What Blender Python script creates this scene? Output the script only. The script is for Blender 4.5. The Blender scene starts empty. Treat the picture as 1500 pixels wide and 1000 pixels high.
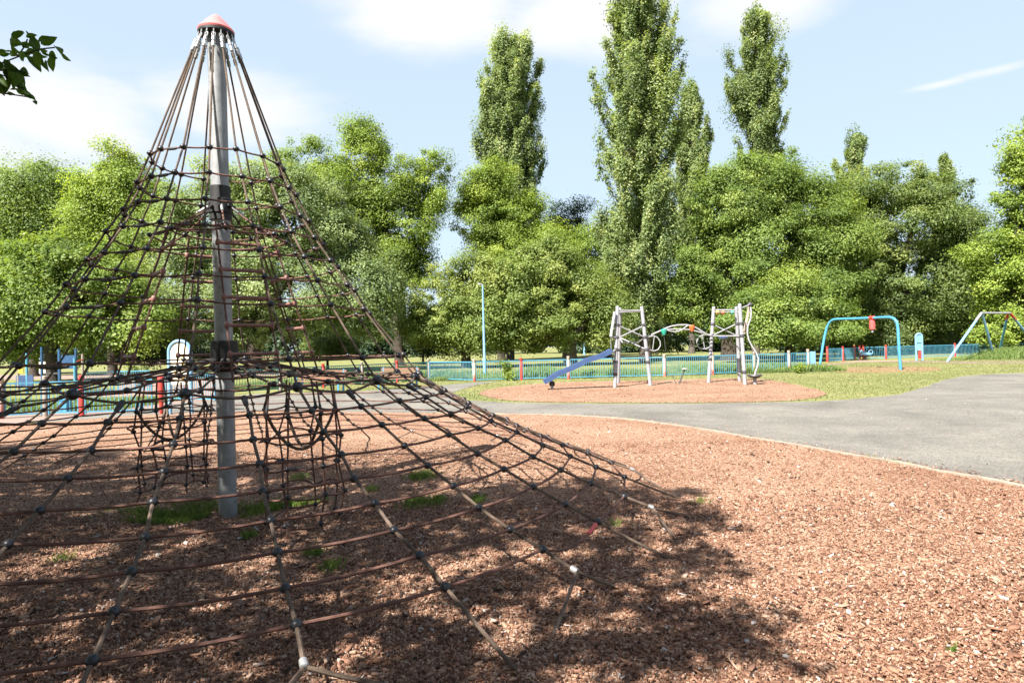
import bpy, math, random
import numpy as np
from mathutils import Vector, Matrix
random.seed(7); rng = np.random.default_rng(7)
C = bpy.context.scene
COL = C.collection
PI = math.pi

# ------------------------------------------------------------------ camera model (real lens, real eye height)
FPX, PITCH, ROLL, EYE = 930.0, math.radians(.53), math.radians(-1.4), 1.7
_cp, _sp, _c, _s = math.cos(PITCH), math.sin(PITCH), math.cos(ROLL), math.sin(ROLL)
_F = np.array([0, _cp, _sp]); _R0 = np.array([1., 0, 0]); _U0 = np.array([0, -_sp, _cp])
_R = _c*_R0+_s*_U0; _U = _c*_U0-_s*_R0
def ray(px, py): return _F+(px-750)/FPX*_R-(py-500)/FPX*_U
def gp(px, py, z=0.):                     # ground point seen at a photo pixel
    d = ray(px, py); t = (z-EYE)/d[2]; return np.array([t*d[0], t*d[1], z])
def at(px, py, Y):                        # point at world depth Y seen at a photo pixel
    d = ray(px, py); t = Y/d[1]; return np.array([t*d[0], Y, EYE+t*d[2]])
def project(P):
    d = np.asarray(P)-np.array([0, 0, EYE]); z = d@_F
    return 750+FPX*(d@_R)/z, 500-FPX*(d@_U)/z, z

# ------------------------------------------------------------------ mesh helpers
class MB:
    def __init__(s): s.v = []; s.f = []; s.n = 0
    def add(s, v, f):
        s.v.append(np.asarray(v, float)); s.f += [[i+s.n for i in q] for q in f]; s.n += len(v); return s
    def tube(s, pts, r, k=6, cap=True):
        P = np.asarray(pts, float); n = len(P)
        R = np.full(n, r, float) if np.isscalar(r) else np.asarray(r, float)
        T = np.zeros_like(P); T[1:-1] = P[2:]-P[:-2]; T[0] = P[1]-P[0]; T[-1] = P[-1]-P[-2]
        T /= np.linalg.norm(T, axis=1)[:, None]+1e-12
        a = np.array([0, 0, 1.]) if abs(T[0][2]) < .9 else np.array([1., 0, 0])
        N = np.cross(T[0], a); N /= np.linalg.norm(N); vs = []
        th = np.arange(k)*2*PI/k
        for i in range(n):
            N = N-T[i]*(N@T[i]); N /= np.linalg.norm(N)+1e-12
            B = np.cross(T[i], N)
            vs.append(P[i]+R[i]*(np.cos(th)[:, None]*N+np.sin(th)[:, None]*B))
        f = [[i*k+j, i*k+(j+1) % k, (i+1)*k+(j+1) % k, (i+1)*k+j] for i in range(n-1) for j in range(k)]
        if cap: f += [list(range(k))[::-1], [(n-1)*k+j for j in range(k)]]
        return s.add(np.vstack(vs), f)
    def lathe(s, c, prof, k=20, axis=None):
        """prof = [(radius, height)]; axis defaults to z"""
        c = np.asarray(c, float); ax = np.array([0, 0, 1.]) if axis is None else np.asarray(axis, float)/np.linalg.norm(axis)
        a = np.array([1., 0, 0]) if abs(ax[0]) < .9 else np.array([0, 1., 0])
        u = np.cross(ax, a); u /= np.linalg.norm(u); w = np.cross(ax, u); th = np.arange(k)*2*PI/k
        vs = np.vstack([c+ax*h+r*(np.cos(th)[:, None]*u+np.sin(th)[:, None]*w) for r, h in prof]); n = len(prof)
        f = [[i*k+j, i*k+(j+1) % k, (i+1)*k+(j+1) % k, (i+1)*k+j] for i in range(n-1) for j in range(k)]
        f += [list(range(k))[::-1], [(n-1)*k+j for j in range(k)]]
        return s.add(vs, f)
    def ball(s, c, r, sz=1., k=10, m=6, axis=None):
        prof = [(max(1e-4, r*math.sin(PI*i/m)), -r*sz*math.cos(PI*i/m)) for i in range(m+1)]
        return s.lathe(c, prof, k, axis)
    def box(s, c, size, rz=0., bev=.0, M=None):
        c = np.asarray(c, float); h = np.asarray(size, float)/2
        v = np.array([[x, y, z] for z in (-1, 1) for y in (-1, 1) for x in (-1, 1)], float)*h
        if M is not None: v = v@np.asarray(M).T
        cr, sr = math.cos(rz), math.sin(rz)
        v = np.stack([v[:, 0]*cr-v[:, 1]*sr, v[:, 0]*sr+v[:, 1]*cr, v[:, 2]], 1)+c
        return s.add(v, [[0, 2, 3, 1], [4, 5, 7, 6], [0, 1, 5, 4], [2, 6, 7, 3], [0, 4, 6, 2], [1, 3, 7, 5]])
    def bar(s, a, b, w, t, up=(0, 0, 1)):      # rectangular bar from a to b
        a = np.asarray(a, float); b = np.asarray(b, float); d = b-a; L = np.linalg.norm(d); d /= L
        u = np.asarray(up, float); u = u-d*(u@d)
        if np.linalg.norm(u) < 1e-6: u = np.array([0, 1., 0])-d*d[1]
        u /= np.linalg.norm(u); x = np.cross(d, u)
        v = [p+x*sx*w/2+u*sz*t/2 for p in (a, b) for sz in (-1, 1) for sx in (-1, 1)]
        return s.add(v, [[0, 1, 3, 2], [4, 6, 7, 5], [0, 4, 5, 1], [2, 3, 7, 6], [0, 2, 6, 4], [1, 5, 7, 3]])
    def prism(s, poly, z0, z1):
        n = len(poly); v = [(p[0], p[1], z0) for p in poly]+[(p[0], p[1], z1) for p in poly]
        f = [list(range(n))[::-1], list(range(n, 2*n))]+[[i, (i+1) % n, n+(i+1) % n, n+i] for i in range(n)]
        return s.add(v, f)
    def build(s, name, mat, parent=None, smooth=True):
        me = bpy.data.meshes.new(name)
        me.from_pydata(np.vstack(s.v).tolist(), [], s.f)
        me.materials.append(mat)
        if smooth: 
            me.polygons.foreach_set('use_smooth', np.ones(len(me.polygons), bool))
            me.set_sharp_from_angle(angle=math.radians(40))
        me.update()
        return link(name, me, parent)
def link(name, me, parent=None):
    """parts are modelled in place, then stored relative to the root of their thing"""
    o = bpy.data.objects.new(name, me); COL.objects.link(o)
    if parent is not None:
        o.parent = parent; root = parent
        while root.parent is not None: root = root.parent
        me.transform(Matrix.Translation(-Vector(root.location)))
    return o
def quads(name, V, mat, rnd=None, parent=None, nv=4, smooth=False):
    """V (N, nv, 3): N loose faces in one mesh, with a per-face random value"""
    N = len(V); me = bpy.data.meshes.new(name)
    me.vertices.add(N*nv); me.vertices.foreach_set('co', V.astype(np.float32).ravel())
    me.loops.add(N*nv); me.loops.foreach_set('vertex_index', np.arange(N*nv, dtype=np.int32))
    me.polygons.add(N); me.polygons.foreach_set('loop_start', (np.arange(N)*nv).astype(np.int32))
    me.update(calc_edges=True)
    if rnd is not None:
        a = me.attributes.new('rnd', 'FLOAT', 'FACE'); a.data.foreach_set('value', rnd.astype(np.float32))
    me.materials.append(mat)
    return link(name, me, parent)
def empty(name, loc, label, cat, group=None):
    o = bpy.data.objects.new(name, None); COL.objects.link(o); o.location = loc; o.empty_display_size = .3
    return tag(o, label, cat, group)
def tag(o, label, cat, group=None, kind=None):
    o['label'] = label; o['category'] = cat
    if group: o['group'] = group
    if kind: o['kind'] = kind
    return o
def struct(o, label=None, cat=None):
    o['kind'] = 'structure'
    if label: o['label'] = label
    if cat: o['category'] = cat
    return o

# ------------------------------------------------------------------ material helpers
def newmat(name):
    m = bpy.data.materials.new(name); m.use_nodes = True
    nt = m.node_tree; return m, nt, nt.nodes['Principled BSDF'], nt.nodes['Material Output']
def N(nt, t, **k):
    n = nt.nodes.new(t)
    for a, b in k.items():
        if a in n.inputs.keys(): n.inputs[a].default_value = b
        else: setattr(n, a, b)
    return n
def ramp(nt, fac, stops, interp='LINEAR'):
    r = nt.nodes.new('ShaderNodeValToRGB'); e = r.color_ramp; e.interpolation = interp
    while len(e.elements) < len(stops): e.elements.new(.5)
    for el, (p, c) in zip(e.elements, stops): el.position = p; el.color = (*c, 1)
    nt.links.new(fac, r.inputs[0]); return r.outputs[0]
def coord(nt, scale=(1, 1, 1)):
    tc = nt.nodes.new('ShaderNodeTexCoord'); mp = nt.nodes.new('ShaderNodeMapping')
    mp.inputs['Scale'].default_value = scale
    nt.links.new(tc.outputs['Object'], mp.inputs[0]); return mp.outputs[0]
def noise(nt, vec, scale, detail=4, rough=.6, dist=0.):
    n = N(nt, 'ShaderNodeTexNoise', Scale=scale, Detail=detail, Roughness=rough, Distortion=dist)
    nt.links.new(vec, n.inputs['Vector']); return n.outputs['Fac']
def mixc(nt, fac, a, b, mode='MIX'):
    m = nt.nodes.new('ShaderNodeMix'); m.data_type = 'RGBA'; m.blend_type = mode
    for s, v in ((m.inputs[0], fac), (m.inputs[6], a), (m.inputs[7], b)):
        if hasattr(v, 'links') or hasattr(v, 'is_linked'): nt.links.new(v, s)
        elif isinstance(v, (int, float)): s.default_value = v
        else: s.default_value = (*v, 1)
    return m.outputs[2]
def bump(nt, h, bsdf, strength=.5, dist=.02):
    b = N(nt, 'ShaderNodeBump', Strength=strength, Distance=dist)
    nt.links.new(h, b.inputs['Height']); nt.links.new(b.outputs[0], bsdf.inputs['Normal'])
def surf(name, c1, c2, scale=8., rough=.6, metal=0., bm=0., c3=None, wear=.62):
    """painted / raw surface with mottled colour and optional worn patches of c3"""
    m, nt, b, o = newmat(name); v = coord(nt)
    n = noise(nt, v, scale); col = ramp(nt, n, [(.3, c1), (.7, c2)])
    if c3 is not None:
        w = noise(nt, v, scale*1.7, 6, .7)
        wf = nt.nodes.new('ShaderNodeMapRange'); wf.inputs[1].default_value = wear; wf.inputs[2].default_value = wear+.05
        nt.links.new(w, wf.inputs[0]); col = mixc(nt, wf.outputs[0], col, c3)
    nt.links.new(col, b.inputs['Base Color'])
    b.inputs['Roughness'].default_value = rough; b.inputs['Metallic'].default_value = metal
    if bm: bump(nt, noise(nt, v, scale*6), b, bm, .005)
    return m
def leafmat(name, dark, mid, light, trans=.35, glow=(1.3, 1.25, .55)):
    m, nt, b, o = newmat(name)
    a = N(nt, 'ShaderNodeAttribute', attribute_name='rnd')
    col = ramp(nt, a.outputs['Fac'], [(0, dark), (.5, mid), (1, light)])
    nt.links.new(col, b.inputs['Base Color']); b.inputs['Roughness'].default_value = .55
    b.inputs['Specular IOR Level'].default_value = .35
    t = nt.nodes.new('ShaderNodeBsdfTranslucent'); tc = mixc(nt, 1., col, glow, 'MULTIPLY')
    nt.links.new(tc, t.inputs[0])
    mx = nt.nodes.new('ShaderNodeMixShader'); mx.inputs[0].default_value = trans
    nt.links.new(b.outputs[0], mx.inputs[1]); nt.links.new(t.outputs[0], mx.inputs[2])
    nt.links.new(mx.outputs[0], o.inputs[0]); return m

M = {}
M['steel'] = surf('galvanised_steel', (.2, .205, .21), (.29, .3, .31), 9, .55, .25, .2, (.13, .125, .12), .6)
M['silver'] = surf('bright_metal', (.34, .34, .33), (.48, .48, .47), 20, .35, .6)
M['collar'] = surf('black_rubber', (.006, .006, .007), (.014, .014, .015), 20, .65)
M['knot'] = surf('black_plastic', (.008, .009, .012), (.02, .021, .026), 30, .42)
M['rope'] = surf('red_brown_rope', (.055, .025, .018), (.15, .07, .05), 9, .85, 0, .8)
M['strand'] = surf('weathered_rope', (.05, .034, .025), (.13, .09, .063), 7, .9, 0, .8)
M['sleeve'] = surf('black_sleeve', (.018, .016, .016), (.04, .035, .033), 30, .6)
M['rung'] = surf('rung_plastic', (.14, .06, .048), (.23, .11, .085), 12, .6)
M['red'] = surf('red_sleeve', (.5, .06, .06), (.6, .1, .09), 20, .5)
M['cap'] = surf('faded_red_cap', (.62, .13, .13), (.72, .2, .19), 8, .45)
M['blue'] = surf('blue_paint', (.035, .19, .36), (.07, .27, .44), 9, .45, 0, 0, (.35, .45, .5), .68)
M['lightblue'] = surf('pale_blue_paint', (0.125, 0.264, 0.408), (0.172, 0.320, 0.459), 9, .45)
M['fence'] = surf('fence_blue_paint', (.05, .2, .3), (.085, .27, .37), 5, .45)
M['fenceshade'] = surf('fence_teal_shade_paint', (.02, .12, .135), (.035, .16, .17), 5, .5)  # railing paint with the tree shade put into its darker teal colour
M['slide'] = surf('blue_slide_plastic', (.032, .06, .14), (.045, .08, .17), 5, .3)
M['white'] = surf('white_painted_steel', (0.212, 0.212, 0.231), (0.279, 0.279, 0.292), 8, .4)
M['darkgrey'] = surf('dark_grey_fitting', (.03, .03, .034), (.06, .06, .065), 10, .5)
M['orange'] = surf('orange_plastic', (0.390, 0.085, 0.019), (0.455, 0.117, 0.033), 10, .4)
M['green'] = surf('green_plastic', (0.013, 0.227, 0.156), (0.026, 0.273, 0.195), 10, .4)
M['yellow'] = surf('yellow_plastic', (0.455, 0.293, 0.033), (0.488, 0.325, 0.052), 10, .4)
M['navy'] = surf('dark_blue_paint', (.012, .05, .12), (.025, .08, .17), 9, .5)
M['cream'] = surf('cream_panel', (.72, .66, .48), (.8, .74, .56), 4, .5)
M['redpaint'] = surf('red_post_paint', (0.375, 0.030, 0.022), (0.435, 0.053, 0.038), 9, .5, 0, 0, (0.225, 0.150, 0.120), .68)
M['plank'] = surf('brown_timber', (.12, .065, .04), (.22, .12, .075), 14, .8, 0, .4)
M['greyplank'] = surf('grey_brown_board', (.3, .24, .2), (.4, .33, .28), 8, .6)
M['bark'] = surf('tree_bark', (.022, .017, .013), (.06, .046, .034), 6, .95, 0, .9)
M['barkpale'] = surf('grey_tree_bark', (.05, .042, .034), (.12, .1, .08), 5, .95, 0, .9)
M['timber_edge'] = surf('edging_timber', (.18, .14, .105), (.3, .24, .19), 5, .9, 0, .4)
M['concrete'] = surf('pale_concrete', (.36, .34, .31), (.5, .48, .45), 6, .9, 0, .3)

def postmat():
    m, nt, b, o = newmat('worn_fence_post')
    v = coord(nt); sx = nt.nodes.new('ShaderNodeSeparateXYZ'); tc = nt.nodes.new('ShaderNodeTexCoord')
    nt.links.new(tc.outputs['Generated'], sx.inputs[0])
    n = noise(nt, v, 6., 5, .7)
    ad = N(nt, 'ShaderNodeMath', operation='ADD'); nt.links.new(sx.outputs[2], ad.inputs[0])
    mu = N(nt, 'ShaderNodeMath', operation='MULTIPLY'); mu.inputs[1].default_value = .9; nt.links.new(n, mu.inputs[0]); nt.links.new(mu.outputs[0], ad.inputs[1])
    col = ramp(nt, ad.outputs[0], [(.55, (0.324, 0.046, 0.026)), (.75, (0.396, 0.165, 0.128)), (.9, (0.446, 0.343, 0.294)), (1., (0.396, 0.290, 0.230))])
    nt.links.new(col, b.inputs['Base Color']); b.inputs['Roughness'].default_value = .8; return m
M['post'] = postmat()
M['greypost'] = surf('bare_grey_post', (0.180, 0.150, 0.120), (0.288, 0.246, 0.210), 9, .85, 0, .3)

def groundmat(name, stops, scale, fine, big, rough=.9, bs=.5):
    m, nt, b, o = newmat(name); v = coord(nt)
    n1 = noise(nt, v, big, 5, .6); n2 = noise(nt, v, fine, 6, .7)
    ad = N(nt, 'ShaderNodeMath', operation='MULTIPLY_ADD'); ad.inputs[1].default_value = .45
    nt.links.new(n1, ad.inputs[0])
    mu = N(nt, 'ShaderNodeMath', operation='MULTIPLY'); mu.inputs[1].default_value = .55
    nt.links.new(n2, mu.inputs[0]); nt.links.new(mu.outputs[0], ad.inputs[2])
    col = ramp(nt, ad.outputs[0], stops)
    nt.links.new(col, b.inputs['Base Color']); b.inputs['Roughness'].default_value = rough
    b.inputs['Specular IOR Level'].default_value = .2
    bump(nt, n2, b, bs, .03); return m
M['grass'] = groundmat('grass_ground', [(.3, (0.072, 0.094, 0.025)), (.45, (0.122, 0.137, 0.043)), (.55, (0.173, 0.169, 0.064)), (.7, (0.223, 0.194, 0.102))], 1, 9., .25)
def tarmacmat():
    m, nt, b, o = newmat('worn_tarmac'); v = coord(nt)
    n1 = noise(nt, v, .5, 6, .65, .6); n2 = noise(nt, v, 90., 4, .75); n3 = noise(nt, v, 3.5, 5, .7, .4)
    vo = N(nt, 'ShaderNodeTexVoronoi', Scale=55.); nt.links.new(v, vo.inputs['Vector']); sp = nt.nodes.new('ShaderNodeSeparateColor'); nt.links.new(vo.outputs['Color'], sp.inputs[0])
    c = ramp(nt, n1, [(.3, (0.093, 0.087, 0.078)), (.5, (0.128, 0.121, 0.109)), (.7, (0.163, 0.154, 0.135))])
    c = mixc(nt, .8, c, ramp(nt, n3, [(.3, (.88, .88, .88)), (.6, (1.03, 1.03, 1.02)), (.75, (1.1, 1.09, 1.07))]), 'MULTIPLY')
    c = mixc(nt, .75, c, ramp(nt, sp.outputs[0], [(0, (.6, .6, .6)), (.5, (1, 1, 1)), (.9, (1.25, 1.24, 1.2)), (1, (1.9, 1.85, 1.75))]), 'MULTIPLY')
    nt.links.new(c, b.inputs['Base Color']); b.inputs['Roughness'].default_value = .9; b.inputs['Specular IOR Level'].default_value = .25
    bump(nt, n2, b, .4, .01); return m
M['tarmac'] = tarmacmat()
M['pink'] = groundmat('pink_tarmac', [(.3, (0.173, 0.122, 0.101)), (.7, (0.245, 0.180, 0.151))], 1, 40., .4, .9, .2)
M['sand'] = groundmat('orange_bark_patch', [(.3, (0.168, 0.099, 0.052)), (.7, (0.259, 0.166, 0.095))], 1, 20., .6, .95, .3)
def barkmat():
    m, nt, b, o = newmat('bark_mulch'); v = coord(nt)
    d = N(nt, 'ShaderNodeTexNoise', Scale=9., Detail=3.); nt.links.new(v, d.inputs['Vector'])
    va = N(nt, 'ShaderNodeVectorMath', operation='MULTIPLY_ADD'); va.inputs[1].default_value = (.05, .05, .05)
    nt.links.new(d.outputs['Color'], va.inputs[0]); nt.links.new(v, va.inputs[2])
    vo = N(nt, 'ShaderNodeTexVoronoi', Scale=72.); nt.links.new(va.outputs[0], vo.inputs['Vector'])
    sp = nt.nodes.new('ShaderNodeSeparateColor'); nt.links.new(vo.outputs['Color'], sp.inputs[0])
    c1 = ramp(nt, sp.outputs[0], [(0, (0.038, 0.017, 0.008)), (.2, (0.151, 0.072, 0.040)), (.5, (0.271, 0.150, 0.093)), (.8, (0.377, 0.245, 0.168)), (1, (0.468, 0.366, 0.282))])
    n1 = noise(nt, v, .45, 5, .65)
    big = ramp(nt, n1, [(.3, (.7, .6, .55)), (.5, (.95, .93, .91)), (.7, (1.15, 1.17, 1.2))])
    c2 = mixc(nt, 1., c1, big, 'MULTIPLY')
    n3 = noise(nt, v, 120., 3, .6)
    c3 = mixc(nt, .35, c2, ramp(nt, n3, [(.3, (.5, .5, .5)), (.7, (1.3, 1.3, 1.3))]), 'MULTIPLY')
    nt.links.new(c3, b.inputs['Base Color']); b.inputs['Roughness'].default_value = .92
    b.inputs['Specular IOR Level'].default_value = .2
    ad = N(nt, 'ShaderNodeMath', operation='ADD'); nt.links.new(vo.outputs['Distance'], ad.inputs[0]); nt.links.new(n3, ad.inputs[1])
    bump(nt, ad.outputs[0], b, .7, .02); return m
M['mulch'] = barkmat()
def chipmat():
    m, nt, b, o = newmat('bark_chip'); a = N(nt, 'ShaderNodeAttribute', attribute_name='rnd')
    c = ramp(nt, a.outputs['Fac'], [(0, (0.026, 0.014, 0.008)), (.25, (0.111, 0.050, 0.029)), (.5, (0.229, 0.117, 0.074)), (.72, (0.332, 0.202, 0.137)), (.9, (0.428, 0.313, 0.242)), (1, (0.413, 0.388, 0.374))])
    n = noise(nt, coord(nt), 60., 3)
    c2 = mixc(nt, .5, c, ramp(nt, n, [(.3, (.55, .55, .55)), (.7, (1.2, 1.2, 1.2))]), 'MULTIPLY')
    nt.links.new(c2, b.inputs['Base Color']); b.inputs['Roughness'].default_value = .8
    b.inputs['Specular IOR Level'].default_value = .3; return m
M['chip'] = chipmat()
M['blade'] = leafmat('grass_blade', (.06, .12, .02), (.12, .2, .035), (.24, .27, .08), .3)
M['drygrass'] = leafmat('short_turf_blade', (0.078, 0.096, 0.030), (0.150, 0.163, 0.060), (0.252, 0.237, 0.128), .25)
M['longgrass'] = leafmat('long_grass_blade', (.07, .12, .03), (.13, .2, .05), (.24, .29, .1), .3)

# ------------------------------------------------------------------ camera, world, sun
cam = bpy.data.cameras.new('camera'); co = bpy.data.objects.new('camera', cam); COL.objects.link(co)
cam.sensor_width = 36; cam.lens = FPX/1500*36; cam.clip_start = .05; cam.clip_end = 3000
co.matrix_world = Matrix(((_R[0], _U[0], -_F[0], 0), (_R[1], _U[1], -_F[1], 0), (_R[2], _U[2], -_F[2], EYE), (0, 0, 0, 1)))
C.camera = co
SUN_EL = math.radians(50); SH = np.array([.62, .785])        # shadows run right and away
SUN = np.array([-SH[0]*math.cos(SUN_EL), -SH[1]*math.cos(SUN_EL), math.sin(SUN_EL)])
sl = bpy.data.lights.new('sun', 'SUN'); sl.energy = 5.; sl.angle = math.radians(.53); sl.color = (1, .95, .87)
so = bpy.data.objects.new('sun', sl); COL.objects.link(so)
so.rotation_euler = Vector(SUN).to_track_quat('Z', 'Y').to_euler(); so.location = (-30, -40, 60)
w = bpy.data.worlds.new('World'); C.world = w; w.use_nodes = True
nt = w.node_tree; bg = nt.nodes['Background']
sky = nt.nodes.new('ShaderNodeTexSky'); sky.sky_type = 'NISHITA'; sky.sun_disc = False
sky.sun_elevation = SUN_EL; sky.sun_rotation = math.atan2(SUN[0], SUN[1]); sky.air_density = 1.; sky.dust_density = 2.2; sky.ozone_density = 1.
tc = nt.nodes.new('ShaderNodeTexCoord')
def cloud_blob(px, py, wide, tall):
    d = ray(px, py); d /= np.linalg.norm(d)
    sb = N(nt, 'ShaderNodeVectorMath', operation='SUBTRACT'); sb.inputs[1].default_value = tuple(d)
    nt.links.new(tc.outputs['Generated'], sb.inputs[0])
    sc = N(nt, 'ShaderNodeVectorMath', operation='MULTIPLY'); sc.inputs[1].default_value = (1/wide, 1/wide, 1/tall)
    nt.links.new(sb.outputs[0], sc.inputs[0])
    ln = N(nt, 'ShaderNodeVectorMath', operation='LENGTH'); nt.links.new(sc.outputs[0], ln.inputs[0])
    mr = nt.nodes.new('ShaderNodeMapRange'); mr.interpolation_type = 'SMOOTHSTEP'
    mr.inputs[1].default_value = 1.; mr.inputs[2].default_value = 0.; mr.inputs[3].default_value = 0; mr.inputs[4].default_value = .52 if tall < .03 else .76
    nt.links.new(ln.outputs['Value'], mr.inputs[0]); return mr.outputs[0]
acc = None
for b_ in [(60, 160, .3, .11), (330, 165, .22, .09), (-200, 170, .4, .16), (620, 10, .26, .09), (880, 15, .25, .1), (1110, 5, .22, .075), (1455, 104, .1, .012), (1385, 122, .08, .009)]:
    o_ = cloud_blob(*b_)
    if acc is None: acc = o_
    else:
        mx = N(nt, 'ShaderNodeMath', operation='MAXIMUM'); nt.links.new(acc, mx.inputs[0]); nt.links.new(o_, mx.inputs[1]); acc = mx.outputs[0]
mp = nt.nodes.new('ShaderNodeMapping'); mp.inputs['Scale'].default_value = (1.6, 1.6, 5.); nt.links.new(tc.outputs['Generated'], mp.inputs[0])
cn = N(nt, 'ShaderNodeTexNoise', Scale=2.6, Detail=7., Roughness=.58, Distortion=.4); nt.links.new(mp.outputs[0], cn.inputs['Vector'])
ma = N(nt, 'ShaderNodeMath', operation='MULTIPLY_ADD'); ma.inputs[1].default_value = .95; nt.links.new(acc, ma.inputs[0]); nt.links.new(cn.outputs['Fac'], ma.inputs[2])
mr = nt.nodes.new('ShaderNodeMapRange'); mr.interpolation_type = 'SMOOTHSTEP'; mr.inputs[1].default_value = .62; mr.inputs[2].default_value = 1.25; mr.inputs[3].default_value = .0
nt.links.new(ma.outputs[0], mr.inputs[0])
sz = nt.nodes.new('ShaderNodeSeparateXYZ'); nt.links.new(tc.outputs['Generated'], sz.inputs[0])
vm = nt.nodes.new('ShaderNodeMapRange'); vm.interpolation_type = 'SMOOTHSTEP'; vm.inputs[1].default_value = .45; vm.inputs[2].default_value = .8; vm.inputs[3].default_value = .7; vm.inputs[4].default_value = .05   # thin haze low down, clear blue overhead
nt.links.new(sz.outputs[2], vm.inputs[0])
veil = mixc(nt, vm.outputs[0], sky.outputs[0], (3.8, 4.6, 5.35))
skc = mixc(nt, mr.outputs[0], veil, (4.9, 4.9, 4.95))
nt.links.new(skc, bg.inputs[0]); bg.inputs[1].default_value = .06
C.view_settings.view_transform = 'Standard'; C.view_settings.look = 'None'; C.view_settings.exposure = 1.85; C.view_settings.gamma = 1
C.render.engine = 'CYCLES'
C.cycles.use_denoising = True
try: C.cycles.denoiser = 'OPENIMAGEDENOISE'; C.cycles.denoising_input_passes = 'RGB_ALBEDO_NORMAL'
except Exception: pass
C.cycles.max_bounces = 6; C.cycles.diffuse_bounces = 3; C.cycles.transmission_bounces = 3; C.cycles.glossy_bounces = 2
C.cycles.caustics_reflective = False; C.cycles.caustics_refractive = False
C.cycles.use_adaptive_sampling = True; C.cycles.adaptive_threshold = .015

# ------------------------------------------------------------------ ground sheets
def smooth_poly(P, closed=True, it=2):
    P = [np.asarray(p[:2], float) for p in P]
    for _ in range(it):
        Q = []; n = len(P)
        for i in range(n if closed else n-1):
            a, b = P[i], P[(i+1) % n]; Q += [.75*a+.25*b, .25*a+.75*b]
        P = Q if closed else [P[0]]+Q+[P[-1]]
    return P
def rough_edge(P, amp, step, seed):
    r = np.random.default_rng(seed); out = []; n = len(P)
    for i in range(n):
        a, b = P[i], P[(i+1) % n]; L = np.linalg.norm(b-a); k = max(1, min(60, int(L/step)))
        nrm = np.array([-(b-a)[1], (b-a)[0]])/(L+1e-9)
        for j in range(k): out.append(a+(b-a)*j/k+nrm*r.normal(0, amp))
    return out
def sheet(name, poly, z, mat, label, cat='ground'):
    mb = MB(); mb.add([(p[0], p[1], z) for p in poly], [list(range(len(poly)))])
    o = mb.build(name, mat, None, False)
    if o.data.polygons[0].normal.z < 0: o.data.flip_normals()
    return struct(o, label, cat)
hx0, hx1, hy0, hy1 = -10.9, 2.7, 2.3, 13.3          # the sunken part of the bark pit is left out of the grass sheet
mb = MB()
for x0, y0, x1, y1 in ((-900, -120, hx0, 1500), (hx1, -120, 900, 1500), (hx0, -120, hx1, hy0), (hx0, hy1, hx1, 1500)): mb.add([(x0, y0, -.016), (x1, y0, -.016), (x1, y1, -.016), (x0, y1, -.016)], [[0, 1, 2, 3]])
struct(mb.build('ground', M['grass'], None, False), 'open mown park grass running back under the trees', 'ground')
PIT = [gp(*p) for p in [(-160, 640), (0, 622), (100, 616), (200, 608), (300, 603), (430, 602), (560, 603), (700, 606), (780, 607), (860, 609), (960, 618), (1060, 634), (1180, 655), (1300, 675), (1400, 695), (1500, 712), (1640, 745)]]+[np.array([6.4, 4.5]), np.array([6.6, 1]), np.array([6.4, -6]), np.array([-20, -6]), np.array([-21, 10])]
PITS = smooth_poly(PIT, True, 1)
PATHP = [gp(*p) for p in [(120, 608), (228, 601), (245, 590), (320, 588), (345, 577), (470, 574), (560, 571), (640, 564.5), (690, 560.2), (738, 557.2), (700, 563), (676, 570), (660, 576), (676, 584), (720, 588.5), (850, 590.5), (1000, 590.5), (1180, 588), (1260, 583), (1320, 577), (1350, 568), (1380, 556), (1420, 549), (1500, 545.5), (1640, 541)]]+[np.array(q, float) for q in [(40, 27), (40, -8), (5.6, -8), (5.4, 3), (4.7, 7), (4, 9.8), (3.1, 12.9), (2.2, 14.6), (0, 15.4), (-6, 17.5), (-11, 17.4), (-13, 16)]]
sheet('path', rough_edge(smooth_poly(PATHP, True, 1), .04, .5, 3), -.008, M['tarmac'], 'worn grey tarmac path sweeping past the bark pit', 'path')
sheet('pavement', smooth_poly([gp(*p) for p in [(-120, 604), (0, 597), (112, 594), (126, 577), (170, 574), (180, 557), (335, 556), (340, 577), (318, 588), (245, 590), (228, 601), (125, 609), (0, 623), (-120, 640)]], True, 1), -.012, M['pink'], 'pinkish tarmac inside the left play enclosure', 'paving')
sheet('field_path', [gp(*p) for p in [(-60, 549), (120, 548.5), (340, 545), (460, 544), (460, 548), (340, 551), (120, 555), (-60, 556)]], -.01, M['pink'], 'thin pale path crossing the grass on the left', 'path')
HX0, HX1, HY0, HY1 = -11., 2.8, 2.2, 13.4
def dip(x, y):
    """height of the scuffed bark surface: a worn hollow round the pole and low humps"""
    x = np.asarray(x, float); y = np.asarray(y, float)
    win = np.clip(np.minimum(np.minimum(x-HX0, HX1-x), np.minimum(y-HY0, HY1-y))/.8, 0, 1); win = win*win*(3-2*win)
    r2 = (x+3.33)**2+(y-7.3)**2
    h = -.16*np.exp(-r2/1.0)+.014*np.sin(2.1*x+1.3*y)*np.sin(1.7*y-.6*x+1)+.008*np.sin(5.3*x-2.2*y)*np.sin(4.4*y+1.9*x)
    return h*win
nx, ny = 198, 160; gx = np.linspace(HX0, HX1, nx+1); gy = np.linspace(HY0, HY1, ny+1)
mb = MB(); OUT = [tuple(p) for p in rough_edge(PITS, .025, .3, 5)]
if sum(OUT[i-1][0]*OUT[i][1]-OUT[i][0]*OUT[i-1][1] for i in range(len(OUT))) < 0: OUT = OUT[::-1]
k0 = int(np.argmin([(p[0]-HX0)**2+(p[1]-HY0)**2 for p in OUT])); OUT = OUT[k0:]+OUT[:k0]
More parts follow.
